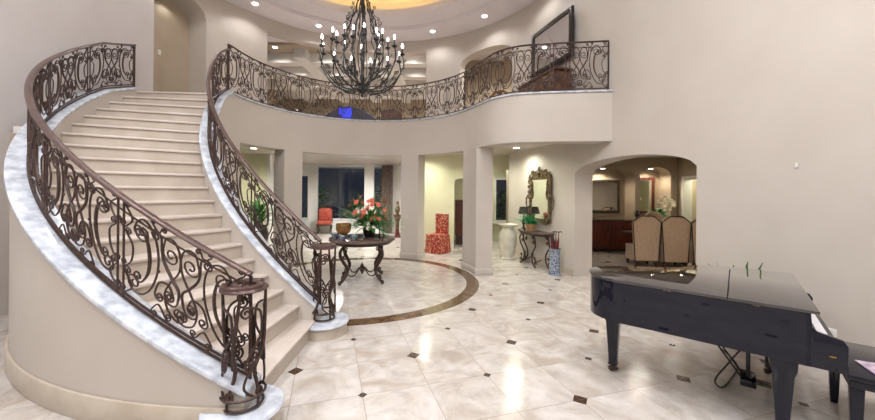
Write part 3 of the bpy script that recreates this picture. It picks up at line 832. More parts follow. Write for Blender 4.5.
def pleg(x, y):
    o = MB(); sec = [(PZ, .075), (PZ - .07, .072), (PZ - .12, .058), (.2, .04), (.10, .036), (.085, .04), (.07, .04)]
    o.loft([[(x - h, y - h, z), (x + h, y - h, z), (x + h, y + h, z), (x - h, y + h, z)] for z, h in sec])
    l = o.build('leg', 'piano', pn, bevel=.004)
    c = MB(); c.lathe([(.02, .045), (.02, .07)], (x, y, 0), 10); c.lathe([(.048, .028), (.052, .036), (.03, .05)], (x, y, 0), 16)
    c.tube([(x - .012, y + .02, .026), (x + .012, y + .02, .026)], .026, 14)
    c.build('caster', 'darkwood', l)
pleg(.10, .30); pleg(1.34, .30); pleg(.37, 1.50)
ly = MB(); ly.bbox(.69, .73, .46, .49, .12, PZ); ly.bbox(.83, .87, .46, .49, .12, PZ); ly.bbox(.66, .90, .42, .53, .09, .15); ly.bbox(.68, .88, .44, .51, .5, PZ)
lo = ly.build('pedal_lyre', 'piano', pn, bevel=.004)
for i in range(3): MB().bbox(.725 + i * .045, .745 + i * .045, .32, .44, .105, .118).build('pedal', 'silver', lo, bevel=.003)
for s in (-1, 1): MB().tube([(.78 + s * .06, .52, .14), (.78 + s * .07, .85, PZ)], .008, 6).build('brace_rod', 'piano', lo)
MB().bbox(.50, .62, .36, .52, .48, PZ).build('control_box', 'black', pn, bevel=.004)
MB().box((-.002, .07, .72), (.004, .03, .008)).build('maker_plate', 'brass', pn)
cab = MB(); 
cab.tube(catmull([(.54, .5, .5), (.5, .62, .30), (.55, .7, .12), (.66, .66, .02), (.9, .6, .012), (1.35, .55, .012), (1.75, .7, .012)], 8), .007, 5)
tag(cab.build('power_cable', 'blackrub'), 'thin black cable hanging under the piano and running over the floor to the wall', 'cable')
o = bpy.data.objects['power_cable']; o.location = (2.69, 2.28, 0); o.rotation_euler = (0, 0, PRZ)

# bench, tucked at the keyboard
bn = thing('piano_bench', 'glossy black piano bench in front of the keyboard at the right edge', 'bench', (2.69, 2.28, 0), PRZ)
bx0, bx1, by0, by1 = .30, 1.12, -.44, -.05
MB().bbox(bx0, bx1, by0, by1, .44, .49).build('apron', 'piano', bn, bevel=.004)
MB().bbox(bx0 - .01, bx1 + .01, by0 - .01, by1 + .01, .49, .53).build('seat', 'piano', bn, bevel=.012)
for x in (bx0 + .04, bx1 - .04):
    for y in (by0 + .04, by1 - .04):
        MB().loft([[(x - h, y - h, z), (x + h, y - h, z), (x + h, y + h, z), (x - h, y + h, z)] for z, h in ((0, .022), (.06, .026), (.44, .036))]).build('leg', 'piano', bn, bevel=.003)
mg = MB().box((.50, -.27, .537), (.3, .22, .012), .25)
o = mg.build('magazine', 'paper', bevel=.002); tag(o, 'pale pink magazine lying on the black piano bench', 'magazine'); o.location = (2.69, 2.28, 0); o.rotation_euler = (0, 0, PRZ)

# ------------------------------------------------------------------ plants
def blade(mb, base, az, length, width, rise, droop, n=7, twist=0.0):
    """arching leaf with thickness"""
    pts = []; d = Vector((math.cos(az), math.sin(az), 0)); sd = Vector((-d.y, d.x, 0))
    rings = []
    for i in range(n + 1):
        t = i / n
        p = Vector(base) + d * (length * (t * math.cos(rise) + .12 * t * t)) + Vector((0, 0, length * (math.sin(rise) * t - droop * t * t)))
        w = width * (math.sin(PI * min(1, t * .92 + .06)) ** .8) * .5 + .0008
        rings.append([p - sd * w, p + Vector((0, 0, .0015 + w * .15)), p + sd * w, p - Vector((0, 0, .0015))])
    mb.loft(rings)
def lily(c, az, tilt, r):
    mb = MB(); q = Matrix.Rotation(az, 3, 'Z') @ Matrix.Rotation(tilt, 3, 'Y')
    for k in range(6):
        a = k * PI / 3; rings = []
        for i in range(6):
            t = i / 5; rad = r * t; z = r * (.75 * t - .45 * t * t * (1 + .3 * (k % 2))); w = r * .27 * math.sin(PI * min(1, .12 + t * .86)) + .001
            d = Vector((math.cos(a), math.sin(a), 0)); s = Vector((-d.y, d.x, 0)); p = d * rad + Vector((0, 0, z))
            rings.append([Vector(c) + q @ v for v in (p - s * w, p + Vector((0, 0, .003)), p + s * w, p - Vector((0, 0, .003)))])
        mb.loft(rings)
    return mb

# round entry table
tb = thing('entry_table', 'round entry table with granite top and scrolled iron legs', 'table', (-1.50, 7.03, 0))
MB().lathe([(.60, .80), (.645, .805), (.655, .825), (.65, .85), (.60, .86)], n=56).build('tabletop', 'granite', tb)
MB().lathe([(.50, .735), (.57, .745), (.60, .775), (.60, .799)], n=56).build('apron', 'darkwood', tb)
for k in range(4):
    a = R(55 + 90 * k)
    mb = MB()
    P = catmull([(.46, .73), (.54, .66), (.55, .55), (.47, .42), (.38, .30), (.39, .2), (.47, .1), (.555, .035)], 7)
    mb.tube([(p.x, 0, p.y) for p in P], [.022 + .012 * math.sin(PI * i / (len(P) - 1)) for i in range(len(P))], 7)
    for c1, r1, a1, d1, c2, r2, a2, d2 in (((.42, .66), .045, 0, -1, (.49, .52), .03, PI, -1), ((.565, .045), .035, PI, 1, (.48, .16), .03, 0, 1)):
        sc, i0, i1 = scroll(c1, r1, a1, d1, c2, r2, a2, d2, bow=.4); mb.tube([(q.x, 0, q.y + .005) for q in sc], .012, 6)
    mb.ball((.56, 0, .031), .03, 8)
    o = mb.build('leg', 'iron', tb); o.rotation_euler = (0, 0, a)
    P = catmull([(.40, .22), (.3, .13), (.18, .14), (.08, .24), (.0, .20)], 6)
    o = MB().tube([(p.x, 0, p.y) for p in P], .013, 6).build('stretcher', 'iron', tb); o.rotation_euler = (0, 0, a)
MB().lathe([(.01, .12), (.03, .16), (.05, .2), (.03, .24), (.045, .28), (.01, .34), (.002, .36)], n=12).build('finial', 'iron', tb)
TX, TY, TZ = -1.50, 7.03, .861

fa = thing('flower_arrangement', 'large arrangement of orange lilies and white blooms on the entry table', 'flowers', (TX + .12, TY + .08, TZ))
MB().lathe([(.08, 0), (.10, .01), (.12, .08), (.13, .16), (.10, .2), (.12, .22)], n=24).build('vase', 'black', fa)
fo = MB()
for i in range(150):
    az = random.uniform(0, 2 * PI); ri = random.uniform(.15, 1.45)
    blade(fo, (.04 * math.cos(az), .04 * math.sin(az), .2), az, random.uniform(.45, .88), random.uniform(.015, .04), ri, random.uniform(.1, .5))
for i in range(110):
    az = random.uniform(0, 2 * PI)
    blade(fo, (.08 * math.cos(az), .08 * math.sin(az), .18 + random.uniform(0, .3)), az, random.uniform(.2, .40), random.uniform(.05, .09), random.uniform(-.1, .9), .4)
fo.build('foliage', 'leaf', fa)
def place_flowers(n, m, rmin, rmax, zlo, zhi, sz):
    for i in range(n):
        az = random.uniform(0, 2 * PI) if i % 3 else random.uniform(PI, 2 * PI); rad = random.uniform(rmin, rmax); z = random.uniform(zlo, zhi)
        mbx = lily((rad * math.cos(az), rad * math.sin(az), z), az, random.uniform(.6, 1.3), sz * random.uniform(.8, 1.2))
        o = mbx.build('lily' if m == 'orange' else 'white_bloom', m, fa, 60)
        s = MB().tube(catmull([(0, 0, .2), (rad * .4 * math.cos(az), rad * .4 * math.sin(az), z * .7), (rad * math.cos(az), rad * math.sin(az), z)], 4), .004, 4).build('stem', 'leaf', o)
place_flowers(32, 'orange', .08, .46, .30, .82, .062)
place_flowers(26, 'whitepet', .05, .36, .2, .62, .055)

bk = thing('wicker_basket', 'golden brown wicker basket on a pedestal foot at the left of the table', 'basket', (TX - .30, TY - .30, TZ))
MB().lathe([(.06, 0), (.065, .01), (.03, .04), (.03, .07), (.05, .09)], n=18).build('foot', 'goldleaf', bk)
MB().lathe([(.07, .09), (.12, .13), (.145, .20), (.14, .30), (.13, .30), (.12, .15)], n=24).build('bowl', 'basket', bk)
for (x, y, r), lab in (((-.50, -.16, .08), 'blue and white porcelain bowl at the left edge of the entry table'), ((-.08, -.38, .075), 'blue and white porcelain bowl in front of the flowers'), ((-.27, -.52, .06), 'small blue and white porcelain bowl at the front of the table')):
    o = MB().lathe([(r * .5, 0), (r * .55, .012), (r * .9, .05), (r, .09), (r * .94, .09), (r * .5, .02)], n=22).build('porcelain_bowl', 'porcblue'); o.location = (TX + x, TY + y, TZ); tag(o, lab, 'bowl', 'porcelain bowls on the entry table')
gv = MB().lathe([(.04, 0), (.045, .01), (.05, .18), (.055, .22), (.05, .22), (.04, .02)], n=18).build('glass_vase', 'pane'); gv.location = (TX + .40, TY - .12, TZ)
tag(gv, 'clear glass vase at the right edge of the entry table', 'vase')

# ------------------------------------------------------------------ slipcovered chair
sc_ = thing('slipcovered_chair', 'red damask slipcovered chair against the pale passage wall', 'chair', (.04, 10.30, 0), R(-38))
def soft_box(x0, x1, y0, y1, z0, z1, top=1.0, flare=0.0):
    mb = MB(); rings = []
    for i in range(9):
        t = i / 8; z = z0 + (z1 - z0) * t; f = flare * (1 - t)
        ring = []
        hx, hy = (x1 - x0) / 2 + f, (y1 - y0) / 2 + f; cx, cy = (x0 + x1) / 2, (y0 + y1) / 2
        for j in range(32):
            a = 2 * PI * j / 32; c, s = math.cos(a), math.sin(a); e = .25
            px = math.copysign(abs(c) ** e, c) * hx; py = math.copysign(abs(s) ** e, s) * hy
            k = 1 + (.012 * math.sin(j * 2.4) if flare else 0) * (1 - t)
            ring.append((cx + px * k, cy + py * k, z))
        rings.append(ring)
    mb.loft(rings); return mb
soft_box(-.26, .26, -.3, .26, .012, .50, flare=.03).build('seat_skirt', 'redfab', sc_, 50)
soft_box(-.21, .21, .10, .24, .50, 1.12).build('backrest', 'redfab', sc_, 50)
MB().prism([(-.25, -.29), (.25, -.29), (.25, .12), (-.25, .12)], .50, .54).build('seat', 'redfab', sc_, bevel=.015)

# red armless chair by the far window
def side_chair(name, label, loc, rz, fab, wood='darkwood'):
    t = thing(name, label, 'chair', loc, rz)
    MB().box((0, 0, .46), (.56, .54, .12)).build('seat', fab, t, bevel=.03)
    P = []
    mb = MB(); n = 9; pts = []
    top = [(-.26 + .52 * i / n, 1.0 + .05 * math.sin(PI * i / n)) for i in range(n + 1)]
    mb.xz([(.26, .5), (-.26, .5)] + top, .2, .28); mb.build('backrest', fab, t, bevel=.02)
    mb = MB(); mb.tube([(-.28, .24, .42), (-.28, .25, .75), (-.28, .26, 1.02), (-.14, .26, 1.07), (0, .26, 1.09), (.14, .26, 1.07), (.28, .26, 1.02), (.28, .25, .75), (.28, .24, .42)], .022, 6); mb.build('back_frame', wood, t)
    MB().box((0, 0, .38), (.58, .56, .05)).build('seat_rail', wood, t, bevel=.006)
    for x in (-.25, .25):
        for y in (-.23, .23):
            MB().tube(catmull([(x, y, .38), (x * 1.06, y * 1.06, .26), (x * .98, y, .12), (x * 1.05, y * 1.06, .012)], 4), [.03 - .001 * i for i in range(13)], 6).build('leg', wood, t)
    return t
side_chair('armless_chair', 'red upholstered side chair with dark wood legs below the far window', (-4.62, 14.35, 0), R(12), 'redfab2')

# drape, plinth with statue
dr = MB(); ring = []
for side in (0, 1):
    for i in range(41):
        j = i if side == 0 else 40 - i
        x = -2.36 + .46 * j / 40; y = 14.78 + .05 * math.sin(j * 1.1) + (.02 if side else -.02)
        ring.append((x, y))
dr.prism(ring, .03, 2.86)
tag(dr.build('window_drape', 'drape', None, 60), 'long grey patterned drape hanging at the right of the far window', 'curtain')
pd = thing('display_stand', 'red-brown carved stand beside the far drape', 'stand', (-1.55, 13.6, 0))
MB().lathe([(.17, 0), (.18, .03), (.1, .08), (.07, .3), (.08, .6), (.14, .78), (.17, .82), (.17, .86)], n=18).build('pedestal', 'mahog', pd)
st_ = thing('figurine', 'cream figurine standing on the red-brown stand', 'figurine', (-1.55, 13.6, .862))
MB().lathe([(.07, 0), (.08, .02), (.05, .05), (.09, .12), (.10, .22), (.07, .34), (.04, .4), (.055, .46), (.05, .5), (.01, .53)], n=16).build('body', 'goldleaf', st_)

# ------------------------------------------------------------------ console table, mirror, lamp, fern, umbrella stand, urn
cs = thing('console_table', 'scrolled iron console table with stone top against the right passage wall', 'console table', wp(-.42, .03), SRZ)
HW = .62
def demi(h, d, n=20):
    return [(-h, -.0)] + [(-h + 2 * h * i / n, -.02 - d * (max(0, 1 - (2 * i / n - 1) ** 4)) ** .5) for i in range(n + 1)] + [(h, 0)]
MB().prism(demi(HW, .40), .81, .85).build('tabletop', 'granite', cs, bevel=.006)
MB().prism(demi(HW - .05, .36), .76, .81).build('apron', 'darkwood', cs)
for x, y in ((-.5, -.10), (-.28, -.33), (.28, -.33), (.5, -.10)):
    sg = 1 if x > 0 else -1
    P = catmull([(x, y, .76), (x + sg * .07, y - .02, .66), (x + sg * .05, y, .5), (x - sg * .08, y + .01, .34), (x - sg * .1, y + .01, .2), (x - sg * .02, y, .06), (x + sg * .05, y, .03)], 6)
    mb = MB().tube(P, .018, 7)
    for zc, xo in ((.6, -.03), (.12, .05)):
        q, i0, i1 = scroll((x + xo * sg, zc), .05, 0, 1, (x - sg * .03 + xo * sg, zc + .12), .035, PI, -1, bow=.4); mb.tube([(k_.x, y, k_.y) for k_ in q], .011, 5)
    mb.ball((x + sg * .05, y, .028), .028, 8)
    mb.build('leg', 'iron', cs)
mb = MB()
mb.tube(catmull([(-.38, -.2, .2), (-.2, -.22, .12), (0, -.2, .22), (.2, -.22, .12), (.38, -.2, .2)], 6), .013, 6); mb.ball((0, -.2, .26), .04, 8)
mb.build('stretcher', 'iron', cs)

def ornate_mirror():
    t = thing('wall_mirror', 'ornate carved gilt mirror hanging above the console table', 'mirror', wp(-.42, 0, 1.05), SRZ)
    x0, z0, z1 = .36, .1, 1.05
    MB().xz([(-x0, z0), (x0, z0), (x0, z1), (-x0, z1)], -.045, -.035).build('mirror_glass', 'mirror', t)
    f = MB()
    for (a, b, c, d) in ((-x0 - .1, -x0, z0 - .1, z1 + .1), (x0, x0 + .1, z0 - .1, z1 + .1), (-x0, x0, z0 - .1, z0), (-x0, x0, z1, z1 + .1)): f.bbox(a, b, -.06, -.012, c, d)
    f.build('frame', 'goldleaf', t, bevel=.01)
    o = MB()
    for s in (-1, 1):
        for (c1, r1, c2, r2, d) in (((.40, 1.13), .06, (.18, 1.22), .05, 1), ((.14, 1.2), .055, (.03, 1.32), .04, -1), ((.45, 1.0), .055, (.47, .75), .04, 1), ((.47, .62), .05, (.45, .35), .05, -1), ((.44, .16), .055, (.30, .02), .05, 1), ((.22, .0), .04, (.06, .04), .035, -1), ((.48, .88), .04, (.42, .6), .04, 1), ((.3, 1.24), .05, (.44, 1.1), .04, 1)):
            q, i0, i1 = scroll((s * c1[0], c1[1]), r1, PI / 2, s * d, (s * c2[0], c2[1]), r2, -PI / 2, -s * d, bow=.5); o.tube([(k_.x, -.06, k_.y) for k_ in q], .018, 6)
    o.ball((0, -.06, 1.33), .05, 8); o.ball((0, -.05, 1.2), .07, 8)
    o.build('carved_scrolls', 'goldleaf', t, 60)
ornate_mirror()

def at_wall(s, n, z=0): return wp(s, n, z)
lp = thing('table_lamp', 'small table lamp with black shade at the left of the console', 'lamp', at_wall(-.90, .20, .851))
MB().lathe([(.06, 0), (.065, .015), (.03, .03), (.02, .08), (.04, .14), (.045, .2), (.02, .27), (.012, .32), (.012, .42)], n=14).build('base', 'darkwood', lp)
MB().lathe([(.145, .38), (.10, .56), (.095, .56), (.14, .385)], n=24).build('lamp_shade', 'shade', lp)
fn = thing('potted_fern', 'bright green fern in a tan pot on the console table', 'plant', at_wall(-.40, .30, .851))
MB().lathe([(.07, 0), (.10, .01), (.12, .14), (.13, .17), (.12, .17), (.10, .03)], n=20).build('pot', 'terra', fn)
fo = MB()
for i in range(120):
    az = random.uniform(0, 2 * PI); blade(fo, (.05 * math.cos(az), .05 * math.sin(az), .13), az, random.uniform(.30, .44) * (.5 if math.cos(az - SRZ - PI / 2) > .1 else 1), .028, random.uniform(.5, 1.5), random.uniform(.05, .3), 5)
fo.build('foliage', 'fern', fn)
us = thing('umbrella_stand', 'tall blue and white porcelain umbrella stand right of the console', 'umbrella stand', at_wall(.58, .30))
MB().lathe([(.125, 0), (.13, .01), (.115, .05), (.115, .53), (.13, .56), (.13, .58), (.115, .58), (.10, .5), (.10, .03)], n=28).build('body', 'porcblue', us)
lab = ['closed maroon umbrella leaning left in the porcelain stand', 'closed maroon umbrella standing upright in the porcelain stand', 'closed maroon umbrella leaning right in the porcelain stand', 'closed black umbrella leaning toward the wall in the porcelain stand']
bx_ = Vector(at_wall(.58, .30))
for i, (dx, dy) in enumerate(((-.055, -.03), (.0, -.05), (.055, .0), (.0, .055))):
    t = thing('umbrella', lab[i], 'umbrella', (bx_.x, bx_.y, .02), 0, 'umbrellas in the porcelain stand')
    p0 = Vector((-dx * .3, -dy * .3, 0)); p1 = Vector((dx * 1.6, dy * 1.6, .80))
    pts = [p0.lerp(p1, f) for f in (0, .1, .3, .7, .85, 1)]
    MB().tube(pts, [.006, .014, .026, .034, .026, .01], 8).build('canopy', 'felt' if i < 3 else 'black', t)
    hd = [p1, p1 + Vector((0, 0, .08)), p1 + Vector((.02, 0, .12)), p1 + Vector((.05, 0, .125)), p1 + Vector((.07, 0, .09))]
    MB().tube(hd, .009, 6).build('handle', 'darkwood', t)
ur = thing('floor_urn', 'large white ceramic urn standing at the end of the console wall', 'urn', (1.90, 9.35, 0))
MB().lathe([(.17, 0), (.18, .03), (.14, .06), (.18, .2), (.22, .4), (.235, .6), (.22, .72), (.16, .80), (.14, .84), (.24, .9), (.25, .93), (.23, .93), (.13, .84), (.12, .5)], n=32).build('body', 'urn', ur)
MB().lathe([(.14, .70), (.14, .72)], n=20).build('soil', 'soil', ur)

# passage dark cabinet
cbn = thing('dark_door_panel', 'dark reddish wood cabinet seen edge-on beyond the passage opening', 'cabinet', (.82, 12.0, 0))
MB().bbox(-.2, .3, -.2, .2, 0.3, 1.5).build('body', 'mahog', cbn, bevel=.01)
MB().bbox(-.18, .28, -.18, .18, 0, .3).build('plinth', 'darkwood', cbn)

# tall plant beyond opening beside the stair
tp = thing('potted_palm', 'leafy green palm in a dark urn seen through the inner stair railing', 'plant', (-4.75, 9.3, 0))
MB().lathe([(.16, 0), (.2, .02), (.14, .08), (.2, .3), (.26, .6), (.2, .8), (.24, .84), (.22, .84), (.18, .7)], n=20).build('pot', 'blackiron', tp)
fo = MB()
for i in range(90):
    az = random.uniform(0, 2 * PI); blade(fo, (.08 * math.cos(az), .08 * math.sin(az), .8 + random.uniform(0, .5)), az, random.uniform(.3, .6), .07, random.uniform(.2, 1.4), random.uniform(.1, .5), 6)
for i in range(5): fo.tube([(0.05 * math.cos(i), .05 * math.sin(i), .7), (0.12 * math.cos(i), .12 * math.sin(i), 1.4)], .012, 5)
fo.build('foliage', 'leaf', tp)

# palm behind piano
pp = thing('potted_palm', 'green palm fronds poking up behind the piano by the right wall', 'plant', (3.56, 4.12, 0))
MB().lathe([(.12, 0), (.16, .02), (.2, .3), (.21, .36), (.19, .36), (.16, .1)], n=20).build('pot', 'terra', pp)
fo = MB()
for i in range(46):
    az = random.uniform(0, 2 * PI); az = az if not (-.9 < ((az + PI) % (2 * PI)) - PI < 1.2) else az + PI; blade(fo, (.04 * math.cos(az), .04 * math.sin(az), .3), az, random.uniform(.6, .88), .05, random.uniform(1.0, 1.5), random.uniform(.1, .3), 7)
fo.build('foliage', 'leaf', pp)

# ------------------------------------------------------------------ dining room furniture
bf = thing('buffet_cabinet', 'dark mahogany buffet with stone top in the arched dining niche', 'cabinet', (5.45, 10.62, 0))
bw = 1.9
MB().bbox(-bw / 2 + .04, bw / 2 - .04, .03, .45, 0, .1).build('plinth', 'darkwood', bf)
MB().bbox(-bw / 2, bw / 2, 0, .47, .1, .93).build('body', 'mahog', bf, bevel=.006)
MB().bbox(-bw / 2 - .03, bw / 2 + .03, -.04, .47, .93, .98).build('countertop', 'granite', bf, bevel=.008)
for i in range(5):
    x0 = -bw / 2 + .02 + i * (bw - .04) / 5; x1 = x0 + (bw - .04) / 5 - .02
    d = MB(); d.bbox(x0, x1, -.02, 0, .14, .88); do = d.build('door', 'mahog', bf, bevel=.004)
    MB().bbox(x0 + .06, x1 - .06, -.028, -.02, .2, .82).build('raised_panel', 'mahog', do, bevel=.004)
    MB().ball(((x1 - .03) if i % 2 == 0 else (x0 + .03), -.032, .55), .012, 8).build('knob', 'brass', do)
def framed(name, label, loc, rz, w, h, fw, fm, cat='mirror'):
    t = thing(name, label, cat, loc, rz)
    MB().bbox(-w / 2 + fw, w / 2 - fw, -.03, -.02, fw, h - fw).build('mirror_glass', 'mirror', t)
    f = MB()
    for a, b, c, d in ((-w / 2, -w / 2 + fw, 0, h), (w / 2 - fw, w / 2, 0, h), (-w / 2 + fw, w / 2 - fw, 0, fw), (-w / 2 + fw, w / 2 - fw, h - fw, h)): f.bbox(a, b, -.05, 0, c, d)
    f.build('frame', fm, t, bevel=.012)
    f = MB()
    for a, b, c, d in ((-w / 2 + fw * .3, -w / 2 + fw * .5, fw * .3, h - fw * .3), (w / 2 - fw * .5, w / 2 - fw * .3, fw * .3, h - fw * .3), (-w / 2 + fw * .5, w / 2 - fw * .5, fw * .3, fw * .5), (-w / 2 + fw * .5, w / 2 - fw * .5, h - fw * .5, h - fw * .3)): f.bbox(a, b, -.058, -.05, c, d)
    f.build('frame_bead', 'silver', t)
    return t
framed('buffet_mirror', 'wide silver framed mirror above the dark dining buffet', (5.35, 11.69, 1.12), 0, 1.45, 1.1, .09, 'silver')
framed('niche_mirror', 'tall mirror with dark wood frame in the narrow dining niche', (6.85, 11.69, 1.12), 0, .75, 1.2, .09, 'mahog')
va = thing('vase', 'small dark twin-handled vase at the right end of the buffet top', 'vase', (6.2, 10.85, .981))
MB().lathe([(.05, 0), (.06, .01), (.03, .04), (.07, .12), (.07, .17), (.03, .22), (.04, .27)], n=16).build('body', 'black', va)
for s in (-1, 1): MB().tube([(s * .06, 0, .13), (s * .12, 0, .16), (s * .11, 0, .22), (s * .035, 0, .24)], .009, 5).build('handle', 'black', va)
ca = thing('candlestick', 'dark candlestick at the left end of the buffet top', 'candlestick', (4.78, 10.85, .981))
MB().lathe([(.06, 0), (.065, .01), (.02, .03), (.03, .1), (.015, .2), (.03, .28), (.04, .3), (.02, .31)], n=14).build('stem', 'black', ca)
MB().lathe([(.014, .31), (.014, .46)], n=10).build('candle', 'black', ca)
# small table in second niche with orchids
pt = thing('niche_table', 'narrow dark wood table in the second dining niche', 'table', (6.9, 10.85, 0))
MB().bbox(-.42, .42, -.18, .14, .88, .92).build('tabletop', 'darkwood', pt, bevel=.006)
for x in (-.38, .38):
    for y in (-.14, .1): MB().bbox(x - .02, x + .02, y - .02, y + .02, 0, .88).build('leg', 'darkwood', pt)
orc = thing('orchid_arrangement', 'white orchids with broad green leaves on the narrow dining table', 'flowers', (6.78, 10.78, .921))
MB().lathe([(.08, 0), (.11, .03), (.12, .12), (.1, .18)], n=18).build('pot', 'goldleaf', orc)
fo = MB()
for i in range(60):
    az = random.uniform(0, 2 * PI); blade(fo, (0, 0, .15), az, random.uniform(.25, .45), .07, random.uniform(.2, 1.3), random.uniform(.1, .5), 6)
fo.build('foliage', 'fern', orc)
for i in range(14):
    a = random.uniform(-.4, 1.0); o = lily((.05 + .4 * random.random(), random.uniform(-.15, .1), .35 + .4 * random.random()), -PI / 2, 1.1, .09).build('orchid_bloom', 'whitepet', orc, 60)
MB().tube(catmull([(0, 0, .15), (.05, 0, .5), (.2, 0, .72), (.45, -.05, .6)], 6), .008, 5).build('orchid_stem', 'leaf', orc)

def dining_chair():
    t = thing('dining_chair', '', 'chair', (0, 0, 0), 0, 'taupe dining chairs beyond the arch')
    n = 24; top = []
    for i in range(n + 1):
        u = i / n; x = -.32 + .64 * u; z = 1.13 + .13 * math.sin(PI * u) ** 1.5 - .02 * math.cos(4 * PI * u); top.append((x, z))
    mb = MB(); mb.xz([(.26, .16), (-.26, .16)] + top, .0, .10); mb.build('backrest', 'tanfab', t, bevel=.03, seg=3)
    MB().tube([(-.262, -.004, .16)] + [(x, -.004, z) for x, z in top] + [(.262, -.004, .16)], .013, 6).build('edge_trim', 'studs', t)
    soft_box(-.28, .28, .11, .62, .14, .50).build('seat', 'tanfab', t, 50)
    for x in (-.23, .23):
        for y in (.05, .54): MB().loft([[(x - h, y - h, z), (x + h, y - h, z), (x + h, y + h, z), (x - h, y + h, z)] for z, h in ((0, .018), (.16, .03))]).build('leg', 'darkwood', t)
    return t
dcs = [((5.04, 8.40), 8, 'taupe scalloped-back dining chair at the left end of the row, nearest the buffet'), ((5.66, 8.28), 8, 'taupe scalloped-back dining chair in the middle of the row beyond the arch'), ((6.28, 8.16), 8, 'taupe scalloped-back dining chair at the right end of the row by the arch'), ((6.35, 10.35), 188, 'taupe dining chair facing the others across the dining table')]
d0 = dining_chair()
for i, ((x, y), rz, lb) in enumerate(dcs):
    o = d0 if i == 0 else copy_tree(d0)
    o.location = (x, y, 0); o.rotation_euler = (0, 0, R(-rz if rz < 90 else rz)); o['label'] = lb
dtb = thing('dining_table', 'dark wood dining table between the taupe chairs', 'table', (5.95, 9.35, 0))
MB().bbox(-.9, .9, -.3, .3, .72, .76).build('tabletop', 'darkwood', dtb, bevel=.01)
for s_ in (-.5, .5): MB().lathe([(.22, 0), (.2, .05), (.06, .1), (.1, .35), (.06, .6), (.14, .72)], (s_, 0, 0), 16).build('pedestal', 'darkwood', dtb)

# ------------------------------------------------------------------ upstairs pieces
um = thing('wall_mirror', 'big dark framed mirror on the upstairs wall behind the balcony railing', 'mirror', wp(.10, 0.08, 4.68), SRZ)
w_, h_, fw = 1.58, 1.06, .09
MB().bbox(-w_ / 2 + fw, w_ / 2 - fw, -.045, -.035, fw, h_ - fw).build('mirror_glass', 'mirror', um)
f = MB()
for a, b, c, d in ((-w_ / 2, -w_ / 2 + fw, 0, h_), (w_ / 2 - fw, w_ / 2, 0, h_), (-w_ / 2 + fw, w_ / 2 - fw, 0, fw), (-w_ / 2 + fw, w_ / 2 - fw, h_ - fw, h_)): f.bbox(a, b, -.07, 0, c, d)
f.build('frame', 'blackiron', um, bevel=.015)
f = MB()
for a, b, c, d in ((-w_ / 2 + fw - .025, -w_ / 2 + fw, fw, h_ - fw), (w_ / 2 - fw, w_ / 2 - fw + .025, fw, h_ - fw), (-w_ / 2 + fw, w_ / 2 - fw, fw - .025, fw), (-w_ / 2 + fw, w_ / 2 - fw, h_ - fw, h_ - fw + .025)): f.bbox(a, b, -.078, -.07, c, d)
f.build('inner_bead', 'silver', um)
hc = thing('hall_chest', 'burl wood chest under the upstairs mirror behind the railing', 'chest', wp(.16, .14, H2), SRZ)
MB().bbox(-.76, .74, -.40, 0, .06, .68).build('body', 'burl', hc, bevel=.01)
MB().bbox(-.80, .78, -.43, .0, .68, .73).build('top', 'burl', hc, bevel=.008)
MB().bbox(-.73, .71, -.37, -.02, 0, .06).build('plinth', 'darkwood', hc)
for i in range(3):
    x0 = -.75 + i * .495
    d = MB().bbox(x0, x0 + .48, -.415, -.40, .1, .64).build('door', 'burl', hc, bevel=.005)
    MB().ball((x0 + .43, -.428, .42), .015, 8).build('knob', 'brass', d)
sf = thing('carved_sofa', 'dark carved sofa with arched back upstairs behind the railing', 'sofa', (-3.40, 13.3, H2))
n = 24; top = [(-1.3 + 2.6 * i / n, (.62 + .70 * math.sin(PI * i / n) ** .9)) for i in range(n + 1)]
MB().xz([(1.3, .2), (-1.3, .2)] + top, .0, .16).build('backrest', 'navy', sf, bevel=.03)
MB().bbox(-1.25, 1.25, .16, .9, .15, .45).build('seat', 'brownleather', sf, bevel=.04)
for s in (-1, 1): MB().bbox(s * 1.35 - .12, s * 1.35 + .12, .0, .9, .1, .7).build('armrest', 'brownleather', sf, bevel=.05)
for x in (-1.2, 1.2):
    for y in (.1, .8): MB().bbox(x - .04, x + .04, y - .04, y + .04, 0, .16).build('foot', 'darkwood', sf)
ts = thing('glowing_screen', 'small screen glowing blue upstairs, standing before the dark sofa', 'screen', (-3.44, 12.95, H2))
MB().bbox(-.28, .28, -.02, .02, .5, 1.22).build('bezel', 'black', ts, bevel=.005)
MB().bbox(-.25, .25, -.026, -.02, .53, 1.19).build('display', 'screen', ts)
MB().lathe([(.18, 0), (.18, .02), (.02, .03), (.02, .5)], n=18).build('stand', 'black', ts)
for (x, y, rz), lb in (((-5.0, 12.6, 160), 'brown armchair upstairs left of the dark sofa'), ((-1.75, 12.6, 200), 'brown armchair upstairs right of the dark sofa')):
    t_ = thing('armchair', lb, 'armchair', (x, y, H2), R(rz), 'brown armchairs upstairs')
    MB().bbox(-.3, .3, -.3, .3, .15, .45).build('seat', 'brownleather', t_, bevel=.04)
    MB().xz([(-.38, .15), (.38, .15), (.36, .85), (.2, .95), (0, 1.0), (-.2, .95), (-.36, .85)], .3, .44).build('backrest', 'brownleather', t_, bevel=.03)
    for s in (-1, 1): MB().bbox(s * .37 - .07, s * .37 + .07, -.3, .3, .1, .62).build('armrest', 'brownleather', t_, bevel=.03)
    for x_ in (-.32, .32):
        for y_ in (-.25, .3): MB().bbox(x_ - .03, x_ + .03, y_ - .03, y_ + .03, 0, .15).build('leg', 'darkwood', t_)
gs = MB(); gs.lathe([(.16, 0), (.18, .04), (.08, .08)], n=16)
gs.tube(catmull([(-.35, 0, .12), (-.1, 0, .2), (.15, 0, .14), (.4, 0, .26)], 6), [.03 + .04 * math.sin(PI * i / 18) for i in range(19)], 8)
